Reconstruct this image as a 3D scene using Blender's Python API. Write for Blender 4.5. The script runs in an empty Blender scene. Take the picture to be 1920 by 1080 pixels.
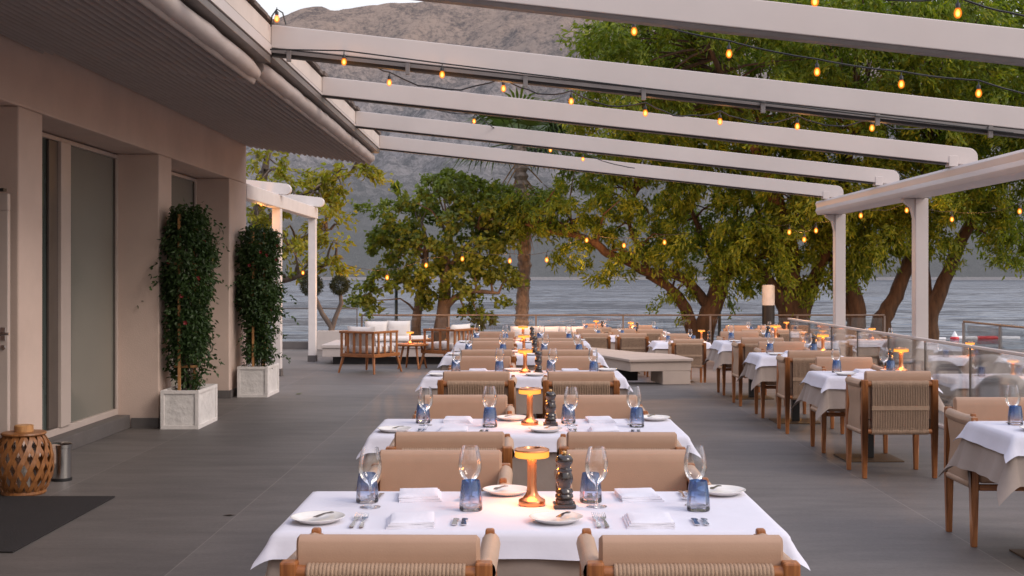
import bpy, bmesh, math, random
import numpy as np
from mathutils import Vector, Matrix
from mathutils import noise as mnoise

PI = math.pi
random.seed(7)
rng = np.random.default_rng(11)
scn = bpy.context.scene
col = scn.collection
F = 2250.0; CX = 972.0; CY = 520.0; CAMZ = 1.6


def at(px, py, Y):
    """world point seen at photo pixel (px, py) standing at distance Y"""
    return Vector(((px - CX) * Y / F, Y, CAMZ - (py - CY) * Y / F))


# ------------------------------------------------------------------ materials
def _n(nt, t, **kw):
    n = nt.nodes.new(t)
    for k, v in kw.items():
        if k in n.inputs.keys():
            n.inputs[k].default_value = v
        else:
            setattr(n, k, v)
    return n


def rgba(c):
    return (c[0], c[1], c[2], 1.0)


def base_mat(name):
    m = bpy.data.materials.new(name)
    m.use_nodes = True
    nt = m.node_tree
    nt.nodes.clear()
    out = nt.nodes.new('ShaderNodeOutputMaterial')
    return m, nt, out


def mat(name, c, rough=0.6, metal=0.0, var=0.12, vscale=6.0, bump=0.0, bscale=60.0, spec=0.5,
        stretch=(1, 1, 1), emit=None, estr=0.0, coord='Object', c2=None, sheen=0.0, coat=0.0):
    """principled material with a noise-varied base colour and a noise bump"""
    m, nt, out = base_mat(name)
    L = nt.links.new
    tc = nt.nodes.new('ShaderNodeTexCoord')
    mp = _n(nt, 'ShaderNodeMapping')
    mp.inputs['Scale'].default_value = stretch
    L(tc.outputs[coord], mp.inputs['Vector'])
    nz = _n(nt, 'ShaderNodeTexNoise', Scale=vscale, Detail=6.0, Roughness=0.6)
    L(mp.outputs[0], nz.inputs['Vector'])
    rp = nt.nodes.new('ShaderNodeValToRGB')
    a = c2 if c2 else [x * (1 - var) for x in c]
    b = c if c2 else [min(1, x * (1 + var)) for x in c]
    rp.color_ramp.elements[0].position = 0.3
    rp.color_ramp.elements[1].position = 0.7
    rp.color_ramp.elements[0].color = rgba(a)
    rp.color_ramp.elements[1].color = rgba(b)
    L(nz.outputs['Fac'], rp.inputs[0])
    p = _n(nt, 'ShaderNodeBsdfPrincipled', Roughness=rough, Metallic=metal)
    p.inputs['Specular IOR Level'].default_value = spec
    if sheen:
        p.inputs['Sheen Weight'].default_value = sheen
    if coat:
        p.inputs['Coat Weight'].default_value = coat
    L(rp.outputs[0], p.inputs['Base Color'])
    if bump > 0:
        bz = _n(nt, 'ShaderNodeTexNoise', Scale=bscale, Detail=4.0)
        L(mp.outputs[0], bz.inputs['Vector'])
        bp = _n(nt, 'ShaderNodeBump', Strength=bump, Distance=0.01)
        L(bz.outputs['Fac'], bp.inputs['Height'])
        L(bp.outputs[0], p.inputs['Normal'])
    if emit:
        p.inputs['Emission Color'].default_value = rgba(emit)
        p.inputs['Emission Strength'].default_value = estr
    L(p.outputs[0], out.inputs['Surface'])
    return m


def wood(name, c1, c2, axis=2, scale=9.0, rough=0.42):
    m, nt, out = base_mat(name)
    L = nt.links.new
    tc = nt.nodes.new('ShaderNodeTexCoord')
    mp = _n(nt, 'ShaderNodeMapping')
    s = [6.0, 6.0, 6.0]; s[axis] = 0.55
    mp.inputs['Scale'].default_value = s
    L(tc.outputs['Object'], mp.inputs['Vector'])
    nz = _n(nt, 'ShaderNodeTexNoise', Scale=scale, Detail=7.0, Roughness=0.65, Distortion=0.6)
    L(mp.outputs[0], nz.inputs['Vector'])
    rp = nt.nodes.new('ShaderNodeValToRGB')
    rp.color_ramp.elements[0].position = 0.32
    rp.color_ramp.elements[1].position = 0.7
    rp.color_ramp.elements[0].color = rgba(c1)
    rp.color_ramp.elements[1].color = rgba(c2)
    L(nz.outputs['Fac'], rp.inputs[0])
    p = _n(nt, 'ShaderNodeBsdfPrincipled', Roughness=rough)
    L(rp.outputs[0], p.inputs['Base Color'])
    bp = _n(nt, 'ShaderNodeBump', Strength=0.15, Distance=0.004)
    L(nz.outputs['Fac'], bp.inputs['Height'])
    L(bp.outputs[0], p.inputs['Normal'])
    L(p.outputs[0], out.inputs['Surface'])
    return m


def thin_glass(name, tint=(0.96, 0.97, 0.97), edge=(0.55, 0.58, 0.62), refl=1.0, rough=0.02, grad=None, base_fac=0.03, edge_pow=3.0, tintdiff=None):
    """thin walled glass: transparent mixed with a facing dependent reflection"""
    m, nt, out = base_mat(name)
    L = nt.links.new
    lw = _n(nt, 'ShaderNodeLayerWeight', Blend=0.35)
    tr = nt.nodes.new('ShaderNodeBsdfTransparent')
    gl = _n(nt, 'ShaderNodeBsdfGlossy', Roughness=rough)
    gl.inputs['Color'].default_value = (1, 1, 1, 1)
    cm = nt.nodes.new('ShaderNodeMix'); cm.data_type = 'RGBA'
    cm.inputs['A'].default_value = rgba(tint)
    cm.inputs['B'].default_value = rgba(edge)
    pw = _n(nt, 'ShaderNodeMath', operation='POWER'); pw.inputs[1].default_value = 3.0
    L(lw.outputs['Facing'], pw.inputs[0])
    pw.inputs[1].default_value = edge_pow
    L(pw.outputs[0], cm.inputs['Factor'])
    if grad:
        z0, z1, c0, c1, c2 = grad
        tc = nt.nodes.new('ShaderNodeTexCoord')
        sx = nt.nodes.new('ShaderNodeSeparateXYZ')
        L(tc.outputs['Object'], sx.inputs[0])
        mr = _n(nt, 'ShaderNodeMapRange')
        mr.inputs['From Min'].default_value = z0; mr.inputs['From Max'].default_value = z1
        L(sx.outputs['Z'], mr.inputs['Value'])
        rp = nt.nodes.new('ShaderNodeValToRGB')
        rp.color_ramp.elements[0].color = rgba(c0)
        rp.color_ramp.elements[1].color = rgba(c2)
        e = rp.color_ramp.elements.new(0.5); e.color = rgba(c1)
        L(mr.outputs[0], rp.inputs[0])
        mu = nt.nodes.new('ShaderNodeMix'); mu.data_type = 'RGBA'; mu.blend_type = 'MULTIPLY'
        mu.inputs['Factor'].default_value = 1.0
        L(cm.outputs['Result'], mu.inputs['A']); L(rp.outputs[0], mu.inputs['B'])
        L(mu.outputs['Result'], tr.inputs['Color'])
    else:
        L(cm.outputs['Result'], tr.inputs['Color'])
    fr = _n(nt, 'ShaderNodeFresnel', IOR=1.5)
    ml = _n(nt, 'ShaderNodeMath', operation='MULTIPLY_ADD')
    ml.inputs[1].default_value = refl; ml.inputs[2].default_value = base_fac
    ml.use_clamp = True
    L(fr.outputs[0], ml.inputs[0])
    mx = nt.nodes.new('ShaderNodeMixShader')
    body = tr.outputs[0]
    if tintdiff:
        df = nt.nodes.new('ShaderNodeBsdfDiffuse'); df.inputs['Color'].default_value = rgba(tintdiff)
        tl = nt.nodes.new('ShaderNodeBsdfTranslucent'); tl.inputs['Color'].default_value = rgba(tintdiff)
        ab = nt.nodes.new('ShaderNodeAddShader'); L(df.outputs[0], ab.inputs[0]); L(tl.outputs[0], ab.inputs[1])
        md = nt.nodes.new('ShaderNodeMixShader')
        kk = _n(nt, 'ShaderNodeMath', operation='MULTIPLY'); kk.inputs[1].default_value = 0.22
        L(mr.outputs[0], kk.inputs[0]); L(kk.outputs[0], md.inputs[0]); L(tr.outputs[0], md.inputs[1]); L(ab.outputs[0], md.inputs[2])
        body = md.outputs[0]
    L(ml.outputs[0], mx.inputs[0]); L(body, mx.inputs[1]); L(gl.outputs[0], mx.inputs[2])
    L(mx.outputs[0], out.inputs['Surface'])
    return m


def emis(name, c_mid, c_edge, s):
    m, nt, out = base_mat(name)
    L = nt.links.new
    lw = _n(nt, 'ShaderNodeLayerWeight', Blend=0.4)
    mx = nt.nodes.new('ShaderNodeMix'); mx.data_type = 'RGBA'
    mx.inputs['A'].default_value = rgba(c_mid); mx.inputs['B'].default_value = rgba(c_edge)
    L(lw.outputs['Facing'], mx.inputs['Factor'])
    e = _n(nt, 'ShaderNodeEmission', Strength=s)
    L(mx.outputs['Result'], e.inputs['Color'])
    L(e.outputs[0], out.inputs['Surface'])
    return m


def leaf_mat(name, c, var=0.35, trans=0.35, rough=0.5):
    m, nt, out = base_mat(name)
    L = nt.links.new
    gm = nt.nodes.new('ShaderNodeNewGeometry')
    nz = _n(nt, 'ShaderNodeTexNoise', Scale=0.9, Detail=2.0)
    L(gm.outputs['Position'], nz.inputs['Vector'])
    ad = _n(nt, 'ShaderNodeMath', operation='MULTIPLY_ADD')
    ad.inputs[1].default_value = 0.55; ad.inputs[2].default_value = 0.0
    L(gm.outputs['Random Per Island'], ad.inputs[0])
    a2 = _n(nt, 'ShaderNodeMath', operation='MULTIPLY_ADD')
    a2.inputs[1].default_value = 0.6
    L(nz.outputs['Fac'], a2.inputs[0]); L(ad.outputs[0], a2.inputs[2])
    rp = nt.nodes.new('ShaderNodeValToRGB')
    rp.color_ramp.elements[0].position = 0.2; rp.color_ramp.elements[1].position = 0.95
    rp.color_ramp.elements[0].color = rgba([x * (1 - var) for x in c])
    rp.color_ramp.elements[1].color = rgba([c[0] * (1 + var * 1.5), c[1] * (1 + var * 1.1), c[2] * (1 + var * 0.2)])
    L(a2.outputs[0], rp.inputs[0])
    p = _n(nt, 'ShaderNodeBsdfPrincipled', Roughness=rough)
    p.inputs['Specular IOR Level'].default_value = 0.4
    L(rp.outputs[0], p.inputs['Base Color'])
    t = nt.nodes.new('ShaderNodeBsdfTranslucent')
    mc = nt.nodes.new('ShaderNodeMix'); mc.data_type = 'RGBA'; mc.blend_type = 'MULTIPLY'
    mc.inputs['Factor'].default_value = 1.0; mc.inputs['B'].default_value = (1.3, 1.35, 0.5, 1)
    L(rp.outputs[0], mc.inputs['A']); L(mc.outputs['Result'], t.inputs['Color'])
    mx = nt.nodes.new('ShaderNodeMixShader'); mx.inputs[0].default_value = trans
    L(p.outputs[0], mx.inputs[1]); L(t.outputs[0], mx.inputs[2])
    L(mx.outputs[0], out.inputs['Surface'])
    return m


M = {}
M['stucco'] = mat('stucco', (0.60, 0.465, 0.40), 0.9, var=0.085, vscale=1.3, bump=0.25, bscale=90)
M['skirting'] = mat('skirting', (0.12, 0.108, 0.105), 0.55, var=0.12, vscale=8)
M['frame_alu'] = mat('frame_alu', (0.50, 0.42, 0.38), 0.5, var=0.04)
M['frame_dark'] = mat('frame_dark', (0.10, 0.08, 0.07), 0.5)
M['white_alu'] = mat('white_alu', (0.565, 0.505, 0.485), 0.42, var=0.06, vscale=1.2, bump=0.03, bscale=12)
M['white_far'] = mat('white_far', (0.72, 0.67, 0.65), 0.5, var=0.05)
M['cream'] = mat('cream', (0.60, 0.52, 0.47), 0.8, var=0.10, vscale=2.2)
M['dark_rail'] = mat('dark_rail', (0.035, 0.032, 0.032), 0.5)
M['grey_metal'] = mat('grey_metal', (0.20, 0.18, 0.175), 0.45, 0.3)
M['awning'] = mat('awning', (0.33, 0.285, 0.27), 0.8, var=0.07, vscale=3)
M['pleat_shade'] = mat('pleat_shade', (0.05, 0.042, 0.04), 0.9)  # shade in the pleat creases, painted as a darker fabric colour
M['awning_roll'] = mat('awning_roll', (0.44, 0.385, 0.365), 0.75, var=0.10, vscale=5, bump=0.7, bscale=7, stretch=(1, .5, 1))
M['tile_edge'] = mat('tile_edge', (0.13, 0.10, 0.085), 0.8, var=0.4, vscale=14)
M['black'] = mat('black', (0.012, 0.012, 0.013), 0.5)
M['mat_fabric'] = mat('mat_fabric', (0.018, 0.015, 0.016), 0.95, bump=0.5, bscale=200)
M['cloth_white'] = mat('cloth_white', (0.685, 0.675, 0.755), 0.85, var=0.04, vscale=3, bump=0.34, bscale=9, sheen=0.15)
M['cloth_taupe'] = mat('cloth_taupe', (0.34, 0.275, 0.235), 0.9, var=0.08, vscale=4, bump=0.3, bscale=14, sheen=0.1)
M['napkin'] = mat('napkin', (0.73, 0.72, 0.79), 0.85, var=0.03, bump=0.2, bscale=60)
M['leather'] = mat('leather', (0.435, 0.27, 0.18), 0.5, var=0.07, vscale=5, bump=0.10, bscale=220)
M['leather_arm'] = mat('leather_arm', (0.455, 0.31, 0.215), 0.55, var=0.07, vscale=7, bump=0.2, bscale=180)
M['cord_gap_shade'] = mat('cord_gap_shade', (0.13, 0.075, 0.05), 0.7)  # shade between the chair back cords, put into a colour
M['rope'] = mat('rope', (0.355, 0.235, 0.155), 0.75, var=0.12, vscale=30, bump=0.4, bscale=240, stretch=(1, 1, .3))
M['teak'] = wood('teak', (0.20, 0.062, 0.016), (0.43, 0.16, 0.045))
M['teak_x'] = wood('teak_x', (0.20, 0.062, 0.016), (0.43, 0.16, 0.045), axis=0)
M['bamboo'] = wood('bamboo', (0.17, 0.06, 0.018), (0.38, 0.16, 0.05), axis=2)
M['stake'] = wood('stake', (0.35, 0.16, 0.06), (0.62, 0.33, 0.13), axis=2)
M['chrome'] = mat('chrome', (0.62, 0.60, 0.58), 0.18, 1.0, var=0.05)
M['steel'] = mat('steel', (0.66, 0.65, 0.65), 0.16, 1.0, var=0.05)
M['copper'] = mat('copper', (0.74, 0.33, 0.16), 0.32, 1.0, var=0.06)
M['lamp_glow'] = emis('lamp_glow', (1.0, 0.44, 0.085), (1.0, 0.30, 0.03), 1.6)
M['bulb_glow'] = emis('bulb_glow', (1.0, 0.27, 0.03), (0.7, 0.13, 0.008), 1.35)
_m, _nt, _o = base_mat('bulb_halo')
_e = _n(_nt, 'ShaderNodeEmission', Strength=4.0); _e.inputs['Color'].default_value = (1.0, 0.36, 0.05, 1)
_nt.links.new(_e.outputs[0], _o.inputs['Surface'])
_t = _nt.nodes.new('ShaderNodeBsdfTransparent'); _x = _nt.nodes.new('ShaderNodeMixShader'); _x.inputs[0].default_value = 0.8
_nt.links.new(_t.outputs[0], _x.inputs[1]); _nt.links.new(_e.outputs[0], _x.inputs[2]); _nt.links.new(_x.outputs[0], _o.inputs['Surface'])
M['bulb_halo'] = _m
M['filament'] = emis('filament', (1.0, 0.72, 0.34), (1.0, 0.5, 0.12), 9.0)
_m, _nt, _o = base_mat('bulb_glass')
_e = _n(_nt, 'ShaderNodeEmission', Strength=1.5); _e.inputs['Color'].default_value = (1.0, 0.24, 0.02, 1)
_t = _nt.nodes.new('ShaderNodeBsdfTransparent'); _x = _nt.nodes.new('ShaderNodeMixShader'); _x.inputs[0].default_value = 0.42
_nt.links.new(_t.outputs[0], _x.inputs[1]); _nt.links.new(_e.outputs[0], _x.inputs[2]); _nt.links.new(_x.outputs[0], _o.inputs['Surface'])
M['bulb_glass'] = _m
M['grinder'] = mat('grinder', (0.028, 0.020, 0.018), 0.18, coat=0.6)
M['brass'] = mat('brass', (0.75, 0.48, 0.22), 0.25, 1.0)
M['porcelain'] = mat('porcelain', (0.78, 0.75, 0.71), 0.15, var=0.03)
M['wine_glass'] = thin_glass('wine_glass_mat', (0.985, 0.98, 0.975), (0.62, 0.60, 0.60), refl=0.75, base_fac=0.03, edge_pow=4.0)
M['tumbler'] = thin_glass('tumbler_mat', (0.985, 0.985, 1.0), (0.72, 0.76, 0.84), refl=0.7, base_fac=0.03, edge_pow=4.0, tintdiff=(0.10, 0.19, 0.36),
                          grad=(0.02, 0.11, (0.97, 0.97, 0.99), (0.70, 0.80, 0.92), (0.33, 0.46, 0.66)))
M['tumbler_base'] = thin_glass('tumbler_base_mat', (0.90, 0.91, 0.95), (0.45, 0.47, 0.53), refl=1.1, base_fac=0.05)
M['rail_glass'] = thin_glass('rail_glass', (0.95, 0.955, 0.95), (0.80, 0.83, 0.83), refl=0.55, base_fac=0.03)
M['window_glass'] = mat('window_glass', (0.20, 0.197, 0.17), 0.06, var=0.06, vscale=0.6, spec=0.8)
M['window_glass_dark'] = mat('window_glass_dark', (0.06, 0.075, 0.07), 0.06, var=0.2, vscale=1.0, spec=0.7)
M['door_glass'] = mat('door_glass', (0.01, 0.01, 0.01), 0.1)
M['planter'] = mat('planter_stone', (0.72, 0.69, 0.67), 0.85, var=0.12, vscale=7, bump=1.0, bscale=16)
M['planter_rim'] = mat('planter_rim', (0.73, 0.69, 0.67), 0.85, var=0.08, vscale=9, bump=0.4, bscale=30)
M['soil'] = mat('soil', (0.05, 0.03, 0.02), 0.95, bump=1.0, bscale=40)
M['bench_stone'] = mat('bench_stone', (0.50, 0.40, 0.335), 0.75, var=0.07, vscale=3, bump=0.15, bscale=30)
M['bench_white'] = mat('bench_white', (0.50, 0.445, 0.415), 0.75, var=0.07, vscale=3, bump=0.15, bscale=30)
M['cushion'] = mat('cushion', (0.70, 0.655, 0.625), 0.9, var=0.05, vscale=3, bump=0.4, bscale=10, sheen=0.2)
M['grey_fabric'] = mat('grey_fabric', (0.38, 0.36, 0.355), 0.9, var=0.08, vscale=6, bump=0.3, bscale=60, sheen=0.2)
M['handrail'] = mat('handrail', (0.20, 0.165, 0.145), 0.45, 0.2, var=0.15)
M['bronze'] = mat('bronze', (0.10, 0.06, 0.034), 0.55, 0.4, var=0.15)
M['bark'] = mat('bark', (0.125, 0.068, 0.036), 0.95, c2=(0.045, 0.026, 0.016), vscale=7, bump=1.0, bscale=9, stretch=(1.6, 1.6, .35))
M['bark_grey'] = mat('bark_grey', (0.17, 0.13, 0.105), 0.95, c2=(0.08, 0.06, 0.05), vscale=6, bump=0.8, bscale=12, stretch=(1, 1, .5))
M['palm_bark'] = mat('palm_bark', (0.42, 0.33, 0.27), 0.95, c2=(0.13, 0.10, 0.085), vscale=9, bump=1.0, bscale=10, stretch=(1, 1, .8))
M['thatch'] = mat('thatch', (0.42, 0.27, 0.15), 0.9, c2=(0.20, 0.12, 0.06), vscale=5)
M['pole_green'] = mat('pole_green', (0.03, 0.05, 0.055), 0.5)
M['pile_white'] = mat('pile_white', (0.68, 0.66, 0.65), 0.7)
M['buoy_red'] = mat('buoy_red', (0.60, 0.02, 0.03), 0.4)
M['buoy_white'] = mat('buoy_white', (0.78, 0.76, 0.76), 0.4)
M['red_flower'] = mat('red_flower', (0.20, 0.010, 0.015), 0.6, var=0.3)
M['house_wall'] = mat('house_wall', (0.55, 0.47, 0.42), 0.9)
M['house_roof'] = mat('house_roof', (0.36, 0.19, 0.14), 0.9)
M['leaf_dark'] = leaf_mat('leaf_dark', (0.034, 0.070, 0.024), trans=0.25)
M['leaf_tree'] = leaf_mat('leaf_tree', (0.132, 0.196, 0.022), trans=0.46)
M['leaf_tree2'] = leaf_mat('leaf_tree2', (0.222, 0.268, 0.030), trans=0.46)
M['leaf_fig'] = leaf_mat('leaf_fig', (0.112, 0.158, 0.030), trans=0.34)
M['leaf_yellow'] = leaf_mat('leaf_yellow', (0.25, 0.245, 0.034), var=0.45, trans=0.45)
M['leaf_palm'] = leaf_mat('leaf_palm', (0.065, 0.110, 0.030), trans=0.25)
M['leaf_olive'] = leaf_mat('leaf_olive', (0.045, 0.052, 0.026), trans=0.15)


def floor_material():
    m, nt, out = base_mat('terrace_tiles')
    L = nt.links.new
    tc = nt.nodes.new('ShaderNodeTexCoord')
    sx = nt.nodes.new('ShaderNodeSeparateXYZ'); L(tc.outputs['Object'], sx.inputs[0])
    # streaks running across the tiles
    mp = _n(nt, 'ShaderNodeMapping'); mp.inputs['Scale'].default_value = (0.8, 3.0, 1)
    L(tc.outputs['Object'], mp.inputs['Vector'])
    n1 = _n(nt, 'ShaderNodeTexNoise', Scale=1.7, Detail=9.0, Roughness=0.66)
    L(mp.outputs[0], n1.inputs['Vector'])
    n2 = _n(nt, 'ShaderNodeTexNoise', Scale=0.35, Detail=3.0)
    L(tc.outputs['Object'], n2.inputs['Vector'])
    n3 = _n(nt, 'ShaderNodeTexNoise', Scale=38.0, Detail=5.0, Roughness=0.7)
    L(tc.outputs['Object'], n3.inputs['Vector'])
    rp = nt.nodes.new('ShaderNodeValToRGB')
    rp.color_ramp.elements[0].position = 0.28; rp.color_ramp.elements[1].position = 0.75
    rp.color_ramp.elements[0].color = (0.074, 0.067, 0.064, 1)
    rp.color_ramp.elements[1].color = (0.205, 0.182, 0.170, 1)
    s1 = _n(nt, 'ShaderNodeMath', operation='MULTIPLY_ADD'); s1.inputs[1].default_value = 0.42
    L(n1.outputs['Fac'], s1.inputs[0])
    s2 = _n(nt, 'ShaderNodeMath', operation='MULTIPLY_ADD'); s2.inputs[1].default_value = 0.34
    L(n2.outputs['Fac'], s2.inputs[0])
    s3 = _n(nt, 'ShaderNodeMath', operation='MULTIPLY'); s3.inputs[1].default_value = 0.24
    L(n3.outputs['Fac'], s3.inputs[0])
    L(s3.outputs[0], s2.inputs[2]); L(s2.outputs[0], s1.inputs[2])
    L(s1.outputs[0], rp.inputs[0])

    def seam(sock, off, period, width):
        a = _n(nt, 'ShaderNodeMath', operation='ADD'); a.inputs[1].default_value = off
        L(sock, a.inputs[0])
        d = _n(nt, 'ShaderNodeMath', operation='PINGPONG'); d.inputs[1].default_value = period / 2
        L(a.outputs[0], d.inputs[0])
        c = _n(nt, 'ShaderNodeMath', operation='LESS_THAN'); c.inputs[1].default_value = width
        L(d.outputs[0], c.inputs[0])
        return c.outputs[0]
    k1 = seam(sx.outputs['X'], 3.43 + 1.535 * 10, 1.535, 0.0028)
    k2 = seam(sx.outputs['Y'], 100.35, 1.535, 0.0025)
    h = _n(nt, 'ShaderNodeMath', operation='MULTIPLY'); h.inputs[1].default_value = 0.14
    L(k2, h.inputs[0])
    h1 = _n(nt, 'ShaderNodeMath', operation='MULTIPLY'); h1.inputs[1].default_value = 0.75
    L(k1, h1.inputs[0])
    mxm = _n(nt, 'ShaderNodeMath', operation='MAXIMUM'); L(h1.outputs[0], mxm.inputs[0]); L(h.outputs[0], mxm.inputs[1])
    mc = nt.nodes.new('ShaderNodeMix'); mc.data_type = 'RGBA'
    L(mxm.outputs[0], mc.inputs['Factor']); L(rp.outputs[0], mc.inputs['A'])
    mc.inputs['B'].default_value = (0.27, 0.24, 0.22, 1)
    # tone changes from tile to tile
    va = _n(nt, 'ShaderNodeVectorMath', operation='ADD'); va.inputs[1].default_value = (3.43 + 15.35, 100.35, 0.5)
    L(tc.outputs['Object'], va.inputs[0])
    vd = _n(nt, 'ShaderNodeVectorMath', operation='DIVIDE'); vd.inputs[1].default_value = (1.535, 1.535, 1)
    L(va.outputs[0], vd.inputs[0])
    vf = _n(nt, 'ShaderNodeVectorMath', operation='FLOOR'); L(vd.outputs[0], vf.inputs[0])
    wn = nt.nodes.new('ShaderNodeTexWhiteNoise'); wn.noise_dimensions = '3D'; L(vf.outputs[0], wn.inputs['Vector'])
    tm = _n(nt, 'ShaderNodeMapRange'); tm.inputs['To Min'].default_value = 0.80; tm.inputs['To Max'].default_value = 1.06
    L(wn.outputs['Value'], tm.inputs['Value'])
    tmx = nt.nodes.new('ShaderNodeVectorMath'); tmx.operation = 'SCALE'
    L(mc.outputs['Result'], tmx.inputs[0]); L(tm.outputs[0], tmx.inputs['Scale'])
    p = _n(nt, 'ShaderNodeBsdfPrincipled')
    p.inputs['Specular IOR Level'].default_value = 0.45
    L(tmx.outputs[0], p.inputs['Base Color'])
    rr = _n(nt, 'ShaderNodeMapRange')
    rr.inputs['To Min'].default_value = 0.66; rr.inputs['To Max'].default_value = 0.42
    L(s1.outputs[0], rr.inputs['Value']); L(rr.outputs[0], p.inputs['Roughness'])
    bp = _n(nt, 'ShaderNodeBump', Strength=0.12, Distance=0.01)
    L(n3.outputs['Fac'], bp.inputs['Height']); L(bp.outputs[0], p.inputs['Normal'])
    L(p.outputs[0], out.inputs['Surface'])
    return m


def water_material():
    m, nt, out = base_mat('bay_water')
    L = nt.links.new
    tc = nt.nodes.new('ShaderNodeTexCoord')
    acc = None
    for sc, st, w in ((0.75, (0.5, 1.0, 1), 0.85), (0.26, (0.42, 1.0, 1), 0.75), (0.085, (0.36, 1.0, 1), 0.50), (0.022, (0.30, 1.0, 1), 0.28), (0.006, (0.25, 1.0, 1), 0.12)):
        mp = _n(nt, 'ShaderNodeMapping'); mp.inputs['Scale'].default_value = st
        mp.inputs['Rotation'].default_value = (0, 0, 0.10)
        L(tc.outputs['Object'], mp.inputs['Vector'])
        nz = _n(nt, 'ShaderNodeTexNoise', Scale=sc, Detail=3.0, Roughness=0.6)
        L(mp.outputs[0], nz.inputs['Vector'])
        sb = _n(nt, 'ShaderNodeVectorMath', operation='SUBTRACT'); sb.inputs[1].default_value = (0.5, 0.5, 0.5)
        L(nz.outputs['Color'], sb.inputs[0])
        ma = _n(nt, 'ShaderNodeVectorMath', operation='MULTIPLY'); ma.inputs[1].default_value = (w * .5, w, 0)
        L(sb.outputs[0], ma.inputs[0])
        ad = _n(nt, 'ShaderNodeVectorMath', operation='ADD')
        L(ma.outputs[0], ad.inputs[0])
        if acc: L(acc, ad.inputs[1])
        else: ad.inputs[1].default_value = (0, -0.085, 1)
        acc = ad.outputs[0]
    bp = _n(nt, 'ShaderNodeVectorMath', operation='NORMALIZE')
    L(acc, bp.inputs[0])
    p = _n(nt, 'ShaderNodeBsdfPrincipled', Roughness=0.16, IOR=1.33)
    p.inputs['Base Color'].default_value = (0.060, 0.075, 0.100, 1)
    L(bp.outputs[0], p.inputs['Normal'])
    L(p.outputs[0], out.inputs['Surface'])
    return m


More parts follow.
